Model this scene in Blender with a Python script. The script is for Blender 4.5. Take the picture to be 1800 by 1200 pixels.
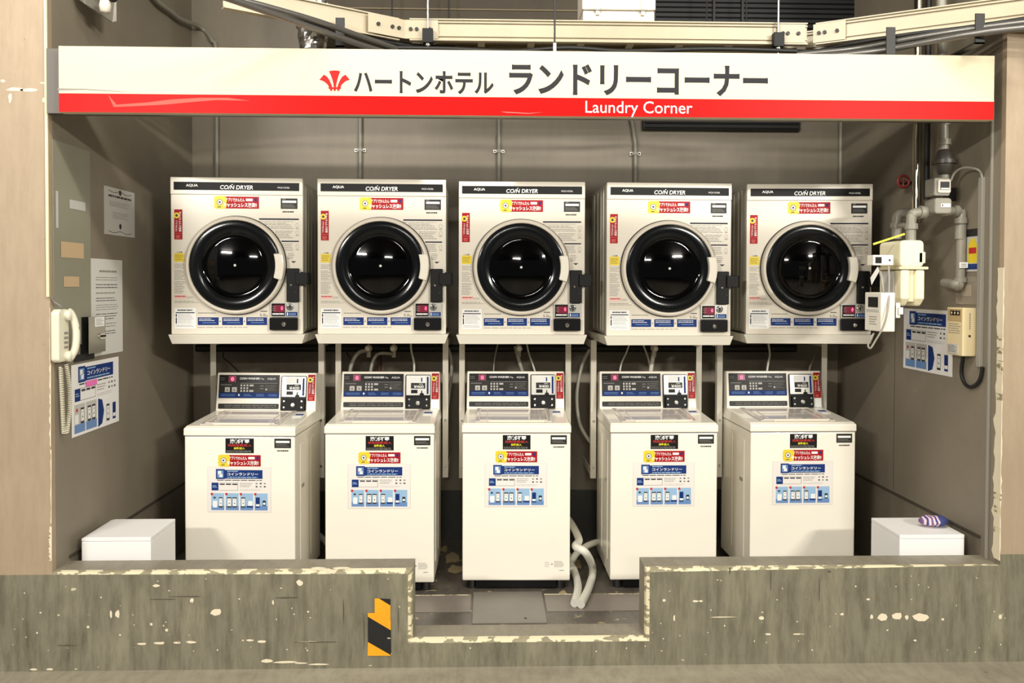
import bpy, bmesh, math, random
from mathutils import Vector, Matrix
SC = bpy.context.scene
for o in list(bpy.data.objects): bpy.data.objects.remove(o)
C = SC.collection
PI = math.pi

# ------------------------------------------------------------------ camera
F_PX, CY, YAW, PITCH, ROLL = 1503.6, 532.76, 0.0286, 0.0209, 0.0028
CAM = Vector((1.7131, -3.4, 1.5289))
W, YB, CT, CL, FZ, TH = 3.798, 1.629, 0.3956, 0.1163, 0.028, 0.1345
X1 = Vector((math.cos(YAW), -math.sin(YAW), 0)); Y1 = Vector((math.sin(YAW), math.cos(YAW), 0)); Z1 = Vector((0, 0, 1))
FWD = math.cos(PITCH)*Y1 - math.sin(PITCH)*Z1
U_ = math.cos(PITCH)*Z1 + math.sin(PITCH)*Y1
RGT = math.cos(ROLL)*X1 + math.sin(ROLL)*U_
UPV = -math.sin(ROLL)*X1 + math.cos(ROLL)*U_
cd = bpy.data.cameras.new('camera'); cam = bpy.data.objects.new('camera', cd); C.objects.link(cam)
m = Matrix.Identity(4)
for i in range(3):
    m[i][0] = RGT[i]; m[i][1] = UPV[i]; m[i][2] = -FWD[i]; m[i][3] = CAM[i]
cam.matrix_world = m
cd.sensor_width = 36; cd.sensor_fit = 'HORIZONTAL'; cd.lens = F_PX/1800*36
cd.shift_y = -(600-CY)/1800; cd.clip_start = .05
SC.camera = cam
SC.view_settings.view_transform = 'Standard'; SC.view_settings.look = 'None'
SC.view_settings.gamma = 1; SC.view_settings.use_curve_mapping = False
SC.view_settings.exposure = -0.02

def un(px, py, X=None, Y=None, Z=None):
    """point of the real plane X=, Y= or Z= that a photo position looks at"""
    d = FWD*F_PX + RGT*(px-900) + UPV*(CY-py)
    if X is not None: t = (X-CAM.x)/d.x
    elif Y is not None: t = (Y-CAM.y)/d.y
    else: t = (Z-CAM.z)/d.z
    return CAM + d*t

# ------------------------------------------------------------------ light
wd = bpy.data.worlds.new('garage'); SC.world = wd; wd.use_nodes = True
wd.node_tree.nodes['Background'].inputs[0].default_value = (.92, .9, .84, 1)
wd.node_tree.nodes['Background'].inputs[1].default_value = .09
def area(name, loc, target, sx, sy, power, col):
    l = bpy.data.lights.new(name, 'AREA'); l.shape = 'RECTANGLE'; l.size = sx; l.size_y = sy
    l.energy = power; l.color = col
    o = bpy.data.objects.new(name, l); C.objects.link(o); o.location = loc
    o.rotation_euler = (Vector(target)-Vector(loc)).to_track_quat('-Z', 'Y').to_euler()
    return o
area('ceiling_tube_light', (5.6, -6.0, 3.25), (1.9, .6, 1.0), 1.2, .12, 285, (1, .955, .86))
area('ceiling_tube_light', (-1.8, -6.0, 3.25), (1.9, .6, 1.0), 1.2, .12, 245, (1, .95, .88))
area('ceiling_tube_light', (1.6, -9.2, 3.3), (1.9, .6, 1.0), 1.2, .12, 85, (1, .955, .87))
area('ceiling_tube_light', (.2, -1.3, 3.4), (.6, .5, .3), 1.2, .12, 34, (1, .95, .87))
area('ceiling_tube_light', (3.4, -1.3, 3.4), (3.0, .5, .3), 1.2, .12, 34, (1, .955, .85))
area('ceiling_tube_light', (1.8, -1.4, 3.4), (1.9, .5, .3), 1.2, .12, 34, (1, .955, .86))

# ------------------------------------------------------------------ materials
def srgb(r, g, b):
    f = lambda c: (c/255/12.92) if c/255 <= .04045 else ((c/255+.055)/1.055)**2.4
    return (f(r), f(g), f(b), 1)
MATS = {}
def mat(name, col, rough=.5, metal=0, coat=0, emit=None, es=0, spec=.5, alpha=1, trans=0):
    if name in MATS: return MATS[name]
    mt = bpy.data.materials.new(name); mt.use_nodes = True
    b = mt.node_tree.nodes['Principled BSDF']
    b.inputs['Base Color'].default_value = srgb(*col)
    b.inputs['Roughness'].default_value = rough; b.inputs['Metallic'].default_value = metal
    b.inputs['Coat Weight'].default_value = coat; b.inputs['Coat Roughness'].default_value = .05
    b.inputs['Specular IOR Level'].default_value = spec
    if alpha < 1: b.inputs['Alpha'].default_value = alpha
    if trans: b.inputs['Transmission Weight'].default_value = trans
    if emit:
        b.inputs['Emission Color'].default_value = srgb(*emit); b.inputs['Emission Strength'].default_value = es
    MATS[name] = mt
    return mt
def N(mt, t, **kw):
    n = mt.node_tree.nodes.new(t)
    for k, v in kw.items():
        if k in n.inputs: n.inputs[k].default_value = v
        else: setattr(n, k, v)
    return n
def L(mt, a, b): mt.node_tree.links.new(a, b)
def ramp(mt, fac, stops):
    r = N(mt, 'ShaderNodeValToRGB'); e = r.color_ramp.elements
    e[0].position, e[0].color = stops[0]; e[1].position, e[1].color = stops[1]
    for p, c in stops[2:]:
        k = e.new(p); k.color = c
    L(mt, fac, r.inputs[0]); return r
def painted(name, col, var=.12, scale=2.0, rough=.55, chips=0, chipcol=(225, 215, 190), streak=(1, 1, 1), bump=.12, grime=0):
    """painted concrete: slow tone drift, streaks, small chips of another colour"""
    mt = mat(name, col, rough)
    b = mt.node_tree.nodes['Principled BSDF']
    tc = N(mt, 'ShaderNodeTexCoord'); mp = N(mt, 'ShaderNodeMapping'); mp.inputs['Scale'].default_value = streak
    L(mt, tc.outputs['Object'], mp.inputs[0])
    n1 = N(mt, 'ShaderNodeTexNoise', Scale=scale, Detail=6.0, Roughness=.65); L(mt, mp.outputs[0], n1.inputs['Vector'])
    c = srgb(*col); lo = tuple(v*(1-var) for v in c[:3])+(1,); hi = tuple(min(1, v*(1+var)) for v in c[:3])+(1,)
    r1 = ramp(mt, n1.outputs['Fac'], [(.3, lo), (.7, hi)])
    out = r1.outputs[0]
    if grime:
        n3 = N(mt, 'ShaderNodeTexNoise', Scale=9.0, Detail=8.0, Roughness=.7)
        mp3 = N(mt, 'ShaderNodeMapping'); mp3.inputs['Scale'].default_value = (3, 1, .5)
        L(mt, tc.outputs['Object'], mp3.inputs[0]); L(mt, mp3.outputs[0], n3.inputs['Vector'])
        r3 = ramp(mt, n3.outputs['Fac'], [(.42, (0, 0, 0, 1)), (.75, (1, 1, 1, 1))])
        mx = N(mt, 'ShaderNodeMixRGB'); mx.blend_type = 'MULTIPLY'
        mu = N(mt, 'ShaderNodeMath', operation='MULTIPLY'); mu.inputs[1].default_value = grime
        L(mt, r3.outputs[0], mu.inputs[0]); L(mt, mu.outputs[0], mx.inputs[0]); L(mt, out, mx.inputs[1])
        mx.inputs[2].default_value = (.35, .32, .28, 1); out = mx.outputs[0]
    if chips:
        n2 = N(mt, 'ShaderNodeTexNoise', Scale=26.0, Detail=3.0, Roughness=.5)
        mp2 = N(mt, 'ShaderNodeMapping'); mp2.inputs['Scale'].default_value = (.7, 1, 1.5)
        L(mt, tc.outputs['Object'], mp2.inputs[0]); L(mt, mp2.outputs[0], n2.inputs['Vector'])
        r2 = ramp(mt, n2.outputs['Fac'], [(1-chips, (0, 0, 0, 1)), (1-chips+.015, (1, 1, 1, 1))])
        mx = N(mt, 'ShaderNodeMixRGB'); L(mt, r2.outputs[0], mx.inputs[0]); L(mt, out, mx.inputs[1])
        mx.inputs[2].default_value = srgb(*chipcol); out = mx.outputs[0]
    L(mt, out, b.inputs['Base Color'])
    nb = N(mt, 'ShaderNodeTexNoise', Scale=40.0, Detail=5.0); L(mt, tc.outputs['Object'], nb.inputs['Vector'])
    bp = N(mt, 'ShaderNodeBump', Strength=bump, Distance=.004); L(mt, nb.outputs['Fac'], bp.inputs['Height'])
    L(mt, bp.outputs[0], b.inputs['Normal'])
    return mt

M_ALC = painted('alcove_paint', (132, 123, 107), .10, 1.3, .5, grime=.12)
M_PIL = painted('pillar_paint', (168, 149, 125), .08, 1.5, .55, chips=.262, chipcol=(120, 110, 90), grime=.25)
M_CURB = painted('curb_paint', (127, 123, 104), .22, 4.0, .5, chips=.285, chipcol=(205, 192, 160), grime=.85, streak=(1.5, 1, .7))
M_EDGE = painted('worn_edge_paint', (146, 138, 112), .2, 10.0, .7, chips=.52, chipcol=(222, 211, 178), bump=.5)
M_CAP = painted('curb_cap_paint', (140, 133, 116), .14, 5.0, .5, grime=.4)
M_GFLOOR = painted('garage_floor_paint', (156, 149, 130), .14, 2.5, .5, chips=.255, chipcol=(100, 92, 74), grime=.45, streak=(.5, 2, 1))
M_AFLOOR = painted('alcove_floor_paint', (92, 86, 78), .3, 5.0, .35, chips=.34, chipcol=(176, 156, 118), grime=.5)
M_BASE = painted('dark_skirting_paint', (60, 60, 54), .15, 4, .45)
M_CEIL = painted('dark_ceiling_paint', (66, 58, 44), .2, 3, .7)
M_WHITE = mat('white_enamel', (245, 239, 224), .22, coat=.4)
M_DRYW = mat('dryer_enamel', (226, 219, 204), .25, coat=.4)
M_WHITE2 = mat('white_plastic', (236, 231, 216), .35)
M_OFF = mat('offwhite_plastic', (220, 211, 196), .4)
M_LIDGL = mat('lid_plastic', (214, 206, 200), .12, coat=.6)
M_GREYP = mat('grey_seam', (150, 146, 136), .4)
M_SIDE = mat('grey_enamel', (186, 181, 166), .22, coat=.3)
M_STAND = mat('stand_enamel', (206, 201, 187), .4)
M_BLACK = mat('black_gloss', (8, 8, 10), .32, spec=.2)
M_BLKM = mat('black_matte', (13, 13, 13), .5, spec=.25)
M_DGREY = mat('dark_grey', (42, 41, 40), .45, spec=.3)
M_GLASS = mat('smoked_door_glass', (3, 3, 4), .05, coat=.15, spec=.3)
M_ANN = mat('door_ring_glass', (18, 20, 22), .14, spec=.25)
M_DRUM = mat('door_inner_black', (10, 10, 11), .25, spec=.3)
M_CHROME = mat('chrome', (205, 205, 200), .18, metal=1)
M_SILV = mat('brushed_silver', (190, 188, 180), .35, metal=.8)
M_GALV = painted('galvanised_pipe', (138, 134, 122), .12, 8, .4, bump=.05)
M_STEEL = mat('polished_steel_pipe', (176, 168, 150), .16, metal=1)
M_RUBBER = mat('black_rubber', (22, 21, 20), .55)
M_RED = mat('sticker_red', (164, 16, 26), .45, spec=.2)
M_SRED = mat('sign_red', (190, 8, 5), .4, spec=.1)
M_SCREAM = mat('sign_cream', (214, 203, 174), .5, spec=.15)
M_SGREY = mat('sign_grey_metal', (92, 87, 80), .45)
M_INK = mat('sign_ink', (46, 46, 50), .6, spec=.1)
M_EMB = mat('emblem_red', (200, 36, 36), .5, spec=.1)
M_YEL = mat('sticker_yellow', (232, 205, 40), .45)
M_BLUE = mat('print_blue', (28, 54, 116), .5, spec=.15)
M_LBLUE = mat('print_light_blue', (150, 186, 218), .5)
M_NAVY = mat('print_navy', (32, 36, 58), .5, spec=.15)
M_PAPER = mat('paper_white', (240, 238, 236), .5)
M_PAPG = mat('paper_grey', (196, 194, 188), .55)
M_TXT = mat('print_grey', (138, 134, 128), .6)
M_TXTD = mat('print_dark', (48, 48, 50), .6)
M_TXTR = mat('print_pale_red', (222, 120, 112), .6)
M_TW = mat('print_white', (240, 240, 238), .5)
M_TY = mat('print_yellow', (232, 220, 40), .5)
M_TR = mat('print_red', (190, 40, 36), .5)
M_SKY = mat('print_soft_blue', (104, 140, 190), .5)
M_LED = mat('led_red', (255, 40, 70), .4, emit=(255, 70, 110), es=4)
M_LEDB = mat('led_window', (110, 8, 40), .3, emit=(200, 10, 70), es=.12)
M_FLEX = mat('grey_flexible_conduit', (112, 110, 106), .35, metal=.6)
M_TRAY = painted('cream_steel_tray', (172, 160, 134), .08, 3, .35, bump=.02)
M_CREAM = mat('cream_meter', (238, 230, 196), .4)
M_CREAM2 = mat('cream_meter_shade', (222, 212, 178), .45)
M_TAN = mat('beige_sensor', (226, 208, 164), .45)
M_TANL = mat('beige_label', (186, 160, 112), .5)
M_PHONE = mat('ivory_phone', (226, 222, 200), .3, coat=.3)
M_IVORY = mat('ivory_duct', (226, 216, 176), .45)
M_HOSE = mat('white_hose', (222, 220, 208), .4)
M_HOSEG = mat('grey_hose', (160, 158, 146), .45)
M_FOIL = mat('crumpled_foil', (196, 192, 186), .28, metal=1)
M_LOUV = mat('louvre_black', (20, 20, 20), .6)
M_HYEL = painted('hazard_yellow', (236, 164, 24), .08, 12, .45, chips=.3, chipcol=(120, 100, 60))
M_HBLK = painted('hazard_black', (24, 24, 26), .1, 12, .45, chips=.36, chipcol=(190, 180, 160))
M_BROWN = mat('brown_pipe', (90, 52, 36), .45)
M_VRED = mat('valve_red', (112, 36, 30), .45)
M_PLATE = painted('floor_plate_steel', (118, 112, 104), .08, 4, .35)
M_EPAN = painted('greenish_panel_paint', (140, 138, 120), .05, 2, .45)
M_CHIP = mat('bare_plaster', (228, 216, 190), .8)
M_TAPE = mat('old_tape_residue', (196, 170, 134), .6)

# ------------------------------------------------------------------ mesh builder
_txt = {}
def glyphs(body, bold=0.0, shear=0.0):
    k = (body, bold, shear)
    if k in _txt: return _txt[k]
    cu = bpy.data.curves.new('t', 'FONT'); cu.body = body; cu.size = 1; cu.resolution_u = 3; cu.offset = bold; cu.shear = shear
    o = bpy.data.objects.new('t', cu); C.objects.link(o)
    me = o.to_mesh(depsgraph=bpy.context.evaluated_depsgraph_get()) if False else None
    bpy.context.view_layer.update()
    dg = bpy.context.evaluated_depsgraph_get()
    oe = o.evaluated_get(dg); me = oe.to_mesh()
    vs = [(v.co.x, v.co.y) for v in me.vertices]; fs = [tuple(p.vertices) for p in me.polygons]
    oe.to_mesh_clear(); bpy.data.objects.remove(o); bpy.data.curves.remove(cu)
    x0 = min(v[0] for v in vs); x1 = max(v[0] for v in vs); y0 = min(v[1] for v in vs); y1 = max(v[1] for v in vs)
    vs = [((x-x0)/(x1-x0), (y-y0)/(y1-y0)) for x, y in vs]
    _txt[k] = (vs, fs, (x1-x0)/(y1-y0)); return _txt[k]

class MB:
    def __init__(s, M=None):
        s.v = []; s.f = []; s.m = []; s.sm = []; s.mats = []; s.M = M or Matrix.Identity(4)
    def mi(s, m):
        if m not in s.mats: s.mats.append(m)
        return s.mats.index(m)
    def add(s, vs, fs, m, smooth=False):
        b = len(s.v); s.v += [tuple(s.M @ Vector(p)) for p in vs]; k = s.mi(m)
        for f in fs: s.f.append(tuple(b+i for i in f)); s.m.append(k); s.sm.append(smooth)
        return s
    def box(s, x0, y0, z0, x1, y1, z1, m):
        vs = [(x, y, z) for z in (z0, z1) for y in (y0, y1) for x in (x0, x1)]
        return s.add(vs, [(0, 2, 3, 1), (4, 5, 7, 6), (0, 1, 5, 4), (2, 6, 7, 3), (1, 3, 7, 5), (0, 4, 6, 2)], m)
    def prism(s, pts, y0, y1, m):
        """outline in x,z pushed from y0 (front) to y1"""
        n = len(pts); vs = [(p[0], y0, p[1]) for p in pts]+[(p[0], y1, p[1]) for p in pts]
        fs = [tuple(range(n)), tuple(range(2*n-1, n-1, -1))]+[(i, i+n, (i+1) % n+n, (i+1) % n) for i in range(n)]
        return s.add(vs, fs, m)
    def rrect(s, x0, z0, x1, z1, y0, y1, r, m, n=4):
        pts = []
        for cx, cz, a in ((x1-r, z1-r, 0), (x0+r, z1-r, 90), (x0+r, z0+r, 180), (x1-r, z0+r, 270)):
            for i in range(n+1):
                t = math.radians(a+90*i/n); pts.append((cx+r*math.cos(t), cz+r*math.sin(t)))
        return s.prism(pts, y0, y1, m)
    def lathe(s, prof, c, m, n=48, axis='y', smooth=True, caps=True):
        """prof = [(radius, offset along axis)]"""
        vs = []
        for r, h in prof:
            for i in range(n):
                a = 2*PI*i/n; p, q = r*math.cos(a), r*math.sin(a)
                vs.append({'y': (c[0]+p, c[1]+h, c[2]+q), 'z': (c[0]+p, c[1]+q, c[2]+h), 'x': (c[0]+h, c[1]+p, c[2]+q)}[axis])
        fs = []
        for k in range(len(prof)-1):
            for i in range(n): fs.append((k*n+i, k*n+(i+1) % n, (k+1)*n+(i+1) % n, (k+1)*n+i))
        s.add(vs, fs, m, smooth)
        if caps:
            s.add(vs[:n], [tuple(range(n))], m); s.add(vs[-n:], [tuple(range(n))], m)
        return s
    def tube(s, path, r, m, n=10, smooth=True, sub=0, caps=True):
        P = [Vector(p) for p in path]
        if sub:
            Q = []
            for i in range(len(P)-1):
                a = P[max(i-1, 0)]; b = P[i]; c = P[i+1]; d = P[min(i+2, len(P)-1)]
                for k in range(sub):
                    t = k/sub
                    Q.append(.5*((2*b)+(c-a)*t+(2*a-5*b+4*c-d)*t*t+(3*b-a-3*c+d)*t**3))
            Q.append(P[-1]); P = Q
        rr = r if isinstance(r, (list, tuple)) else [r]*len(P)
        t0 = (P[1]-P[0]).normalized(); up = Vector((0, 0, 1)) if abs(t0.z) < .9 else Vector((0, 1, 0))
        a = t0.cross(up).normalized(); vs = []
        for i, p in enumerate(P):
            t = (P[min(i+1, len(P)-1)]-P[max(i-1, 0)]).normalized()
            a = (a-t*a.dot(t)).normalized(); b = t.cross(a)
            for k in range(n):
                w = 2*PI*k/n; vs.append(tuple(p+rr[i]*(a*math.cos(w)+b*math.sin(w))))
        fs = [(i*n+k, i*n+(k+1) % n, (i+1)*n+(k+1) % n, (i+1)*n+k) for i in range(len(P)-1) for k in range(n)]
        s.add(vs, fs, m, smooth)
        if caps: s.add(vs[:n], [tuple(range(n))], m); s.add(vs[-n:], [tuple(range(n-1, -1, -1))], m)
        return s
    def sweepbox(s, p0, p1, w, h, m):
        """bar of rectangular section between two points; w across (horizontal), h high"""
        a, b = Vector(p0), Vector(p1); t = (b-a).normalized()
        up = Vector((0, 0, 1)) if abs(t.z) < .95 else Vector((0, 1, 0))
        r = t.cross(up).normalized()*w/2; u = r.cross(t).normalized()*h/2
        vs = [tuple(q+i*r+j*u) for q in (a, b) for i, j in ((-1, -1), (1, -1), (1, 1), (-1, 1))]
        return s.add(vs, [(0, 1, 2, 3), (7, 6, 5, 4), (0, 4, 5, 1), (1, 5, 6, 2), (2, 6, 7, 3), (3, 7, 4, 0)], m)
    def rect(s, x0, z0, x1, z1, y, m):
        return s.add([(x0, y, z0), (x1, y, z0), (x1, y, z1), (x0, y, z1)], [(0, 1, 2, 3)], m)
    def poly(s, pts, y, m): return s.add([(p[0], y, p[1]) for p in pts], [tuple(range(len(pts)))], m)
    def disc(s, cx, cz, r, y, m, n=20): return s.poly([(cx+r*math.cos(2*PI*i/n), cz+r*math.sin(2*PI*i/n)) for i in range(n)], y, m)
    def text(s, body, x0, z0, x1, z1, y, m, bold=0, shear=0, rot=False):
        vs, fs, ar = glyphs(body, bold, shear)
        if rot:  # top-to-bottom line turned a quarter turn clockwise
            P = [(x0+b*(x1-x0), y, z1-a*(z1-z0)) for a, b in vs]
        else: P = [(x0+a*(x1-x0), y, z0+b*(z1-z0)) for a, b in vs]
        return s.add(P, fs, m)
    def scrib(s, x0, z0, x1, z1, rows, y, m, seed=1, fill=.5, ragged=.3):
        """tiny unreadable print: broken dashes in rows"""
        R = random.Random(seed); dz = (z1-z0)/rows
        for k in range(rows):
            z = z1-(k+.5)*dz; x = x0; xe = x1-(x1-x0)*ragged*R.random()
            while x < xe:
                w = (x1-x0)*(.04+.14*R.random()); e = min(x+w, xe)
                s.rect(x, z-dz*fill/2, e, z+dz*fill/2, y, m); x = e+(x1-x0)*.02
        return s
    def build(s, name, parent=None, bevel=0, seg=2, label=None):
        me = bpy.data.meshes.new(name); me.from_pydata(s.v, [], s.f)
        for m in s.mats: me.materials.append(m)
        for p, k, q in zip(me.polygons, s.m, s.sm): p.material_index = k; p.use_smooth = q
        me.update(); o = bpy.data.objects.new(name, me); C.objects.link(o)
        if parent: o.parent = parent
        if bevel:
            b = o.modifiers.new('bevel', 'BEVEL'); b.width = bevel; b.segments = seg; b.limit_method = 'ANGLE'; b.angle_limit = math.radians(50)
        if label: o['label'] = label
        return o
def tag(o, label, cat, group=None):
    o['label'] = label; o['category'] = cat
    if group: o['group'] = group
    return o
def thing(name, label, cat, loc=(0, 0, 0), rz=0, group=None):
    o = bpy.data.objects.new(name, None); C.objects.link(o); o.location = loc; o.rotation_euler = (0, 0, rz)
    o.empty_display_size = .1
    return tag(o, label, cat, group)
def struct(o): o['kind'] = 'structure'; return o
def copy_tree(o, parent=None):
    c = o.copy(); C.objects.link(c)
    if parent: c.parent = parent
    for ch in list(o.children): copy_tree(ch, c)
    return c
def frame(o, u, n):
    """local x = u, local -y = n (towards the viewer), z up"""
    u = Vector(u).normalized(); n = Vector(n).normalized(); z = Vector((0, 0, 1)); M = Matrix.Identity(4)
    for i in range(3): M[i][0] = u[i]; M[i][1] = -n[i]; M[i][2] = z[i]; M[i][3] = o[i]
    return M

# ------------------------------------------------------------------ the place
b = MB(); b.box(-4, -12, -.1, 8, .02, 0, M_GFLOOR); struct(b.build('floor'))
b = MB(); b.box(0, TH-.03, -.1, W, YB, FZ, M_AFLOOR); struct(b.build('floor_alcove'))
b = MB(); b.box(-4, -12, 3.45, 8, YB+.2, 3.6, M_CEIL); struct(b.build('ceiling'))
b = MB(); b.box(-.3, YB, -.1, W+.3, YB+.2, 3.45, M_ALC); struct(b.build('wall_back'))
b = MB(); b.box(-.3, .03, -.1, 0, YB, 3.45, M_ALC); struct(b.build('wall_left'))
b = MB(); b.box(W, .03, -.1, W+.3, YB, 3.45, M_ALC); struct(b.build('wall_right'))
b = MB(); b.box(-4, 0, CT-.012, 0, .03, 3.45, M_PIL); struct(b.build('wall_front_left'))
b = MB(); b.box(W, 0, CT+.045, 8, .03, 3.45, M_PIL); struct(b.build('wall_front_right'))
# skirting in the alcove
M_SKIRT = painted('side_skirting_paint', (120, 111, 96), .12, 4, .5, grime=.3)
M_LINE = mat('skirting_joint', (70, 64, 54), .6)
for nm, a, m_ in (('baseboard_left', (0, TH, FZ, .006, YB, .405), M_SKIRT), ('baseboard_right', (W-.006, TH, FZ, W, YB, .465), M_SKIRT), ('baseboard_back', (.006, YB-.006, FZ, W-.006, YB, .32), M_BASE)):
    b = MB(); b.box(*a, m_)
    if m_ is M_SKIRT: b.box(a[0]-.002, a[1], a[5], a[3]+.002, a[4], a[5]+.012, M_LINE)
    struct(b.build(nm))

# curb with the notch in front of the middle washer
NX0 = un(725, 1060, Y=0).x; NX1 = un(1134, 1060, Y=0).x
def curb():
    pts = [(-4, 0), (8, 0), (8, CT+.045), (W+.003, CT+.045), (W+.003, CT), (NX1, CT), (NX1, CL), (NX0, CL), (NX0, CT), (0, CT), (-.001, CT-.012), (-4, CT-.012)]
    bm = bmesh.new(); vf = [bm.verts.new((x, 0, z)) for x, z in pts]; vb = [bm.verts.new((x, TH, z)) for x, z in pts]; n = len(pts)
    bm.faces.new(vf); bm.faces.new(vb[::-1])
    for i in range(n):
        f = bm.faces.new((vf[i], vb[i], vb[(i+1) % n], vf[(i+1) % n]))
        if i in (4, 5, 6, 7, 8): f.material_index = 1
    bm.normal_update()
    fe = []
    for i in (4, 5, 6, 7, 8):
        e = bm.edges.get((vf[i], vf[(i+1) % n])); fe.append(e)
    bmesh.ops.bevel(bm, geom=fe, offset=.018, segments=2, affect='EDGES', profile=.5, material=2)
    bmesh.ops.recalc_face_normals(bm, faces=bm.faces)
    me = bpy.data.meshes.new('curb'); bm.to_mesh(me); bm.free()
    for m in (M_CURB, M_CAP, M_EDGE): me.materials.append(m)
    o = bpy.data.objects.new('trim_1', me); C.objects.link(o); return struct(o)
curb()

# painted chips and scars on walls (bare plaster showing), each a thin flake on its surface
def flakes(name, lst, M, mt, parent=None):
    R = random.Random(7); b = MB(M)
    for x, z, w, h in lst:
        n = 7; b.poly([(x+w/2*math.cos(2*PI*i/n)*(.7+.5*R.random()), z+h/2*math.sin(2*PI*i/n)*(.7+.5*R.random())) for i in range(n)], 0, mt)
    return b.build(name, parent)
ch = []
Rr = random.Random(5)
for px, py, w, h in [(195, 1079, 5, 16), (207, 1079, 8, 15), (380, 1075, 22, 14), (275, 1029, 12, 5), (250, 1131, 18, 4), (280, 1130, 24, 5), (312, 1129, 14, 4), (335, 1128, 18, 5),
                     (440, 1125, 14, 4), (460, 1127, 20, 6), (337, 1055, 8, 8), (527, 1024, 12, 10), (155, 1102, 5, 5), (266, 1097, 5, 5), (293, 1107, 5, 5), (500, 1163, 40, 4), (530, 1165, 26, 3), (470, 1161, 24, 6),
                     (560, 1167, 40, 3), (60, 1176, 14, 4), (88, 1176, 12, 4), (1552, 1084, 22, 12), (1576, 1083, 20, 14), (1594, 1085, 8, 8), (1618, 1085, 34, 14), (1532, 1084, 6, 9),
                     (1339, 1086, 11, 9), (1350, 1114, 10, 4), (1400, 1114, 18, 3), (1222, 1056, 12, 4), (1232, 1056, 9, 4), (1526, 1053, 7, 4), (1480, 1079, 8, 4), (1270, 1084, 50, 2),
                     (1608, 1125, 6, 4), (1758, 1084, 7, 10), (1657, 1088, 6, 5), (1185, 1086, 4, 12), (1167, 1055, 6, 5), (545, 1128, 40, 3), (582, 1004, 22, 8), (600, 998, 30, 4), (560, 998, 24, 4), (480, 1059, 4, 9)]:
    p = un(px, py, Y=0); ch.append((p.x, p.z, w/430, h/430))
for i in range(110):
    x = Rr.uniform(20, 1790); y = Rr.uniform(1012, 1150)
    if 718 < x < 1140 and y < 1125: continue
    p = un(x, y, Y=0); ch.append((p.x, p.z, Rr.uniform(.003, .009), Rr.uniform(.003, .008)))
struct(flakes('trim_2', ch, frame((0, -.0008, 0), (1, 0, 0), (0, -1, 0)), M_CHIP))
sc = []
for px, py, w, h in [(285, 1053, 60, 2), (330, 1048, 60, 2), (505, 1050, 50, 3), (604, 1075, 2, 44), (560, 1128, 90, 2), (1283, 1003, 3, 14), (1355, 1020, 2, 40), (1457, 1004, 8, 4), (120, 1134, 40, 2),
                     (1440, 1035, 2, 60), (700, 1090, 2, 50), (640, 1110, 2, 60)]:
    p = un(px, py, Y=0); sc.append((p.x, p.z, w/430, h/430))
struct(flakes('trim_3', sc, frame((0, -.0009, 0), (1, 0, 0), (0, -1, 0)), mat('scratch_dark', (84, 78, 62), .7)))
# bare plaster along the two corners
b = MB(frame((0, -.001, 0), (1, 0, 0), (0, -1, 0))); R = random.Random(3)
def jag(xc, y0, y1, wl, amp, seed):
    R = random.Random(seed); n = 26; Lp = []; Rp = []
    for i in range(n+1):
        y = y0+(y1-y0)*i/n; p = un(xc, y, Y=0); ww = wl*(.5+R.random()*amp)
        Lp.append((p.x-ww, p.z)); Rp.append((p.x+.0005, p.z))
    for i in range(n): b.poly([Lp[i], Rp[i], Rp[i+1], Lp[i+1]], 0, M_CHIP)
jag(89.5, 640, 785, .004, 1.2, 1); jag(90.5, 790, 920, .003, 1.0, 2); jag(91, 925, 985, .007, 1.5, 3); jag(88, 540, 640, .0015, 1.0, 4)
for px, py, w, h in [(28, 157, 30, 7), (52, 158, 30, 6), (5, 142, 8, 5), (18, 172, 6, 16), (76, 146, 10, 4), (77, 176, 5, 8)]:
    p = un(px, py, Y=0); n = 9
    b.poly([(p.x+w/860*math.cos(2*PI*i/n)*(.7+.5*R.random()), p.z+h/860*math.sin(2*PI*i/n)*(.7+.5*R.random())) for i in range(n)], 0, M_CHIP)
struct(b.build('trim_4'))
# chipped filler on the right corner
b = MB(); R = random.Random(9); n = 44; A = []; D_ = []
for i in range(n+1):
    y = 470+(985-470)*i/n; p = un(1758-6*(y-470)/515, y, Y=0); w = .004+.012*R.random()*R.random()+(.006*R.random() if y > 780 else 0)
    A.append((W-.0015, .03+w*1.6, p.z)); D_.append((W+w*.5*R.random(), -.0015, p.z))
for i in range(n):
    m = M_CHIP if R.random() < .8 else M_EDGE
    b.add([A[i], (W-.0015, -.0015, A[i][2]), (W-.0015, -.0015, A[i+1][2]), A[i+1]], [(0, 1, 2, 3)], m)
    b.add([(W-.0015, -.0015, A[i][2]), D_[i], D_[i+1], (W-.0015, -.0015, A[i+1][2])], [(0, 1, 2, 3)], m)
struct(b.build('trim_5'))
# dark beam and boxed duct high on the back wall
b = MB(); p = un(520, 48, Y=1.2); q = un(1030, 48, Y=1.2); b.box(p.x, 1.2, p.z, q.x, YB, 3.45, M_CEIL); b.box(p.x, 1.192, p.z+.10, q.x, 1.2, p.z+.107, mat('beam_seam', (110, 96, 70), .6))
tag(b.build('boxed_duct'), 'dark brown boxed duct high on the rear wall above the cable tray', 'duct')
# seam in right wall
b = MB(frame((W-.001, 0, 0), (0, -1, 0), (-1, 0, 0))); p = un(1571, 800, X=W); b.rect(-p.y-.002, .2, -p.y+.002, 1.35, 0, mat('seam', (88, 82, 72), .6)); struct(b.build('trim_6'))

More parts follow.
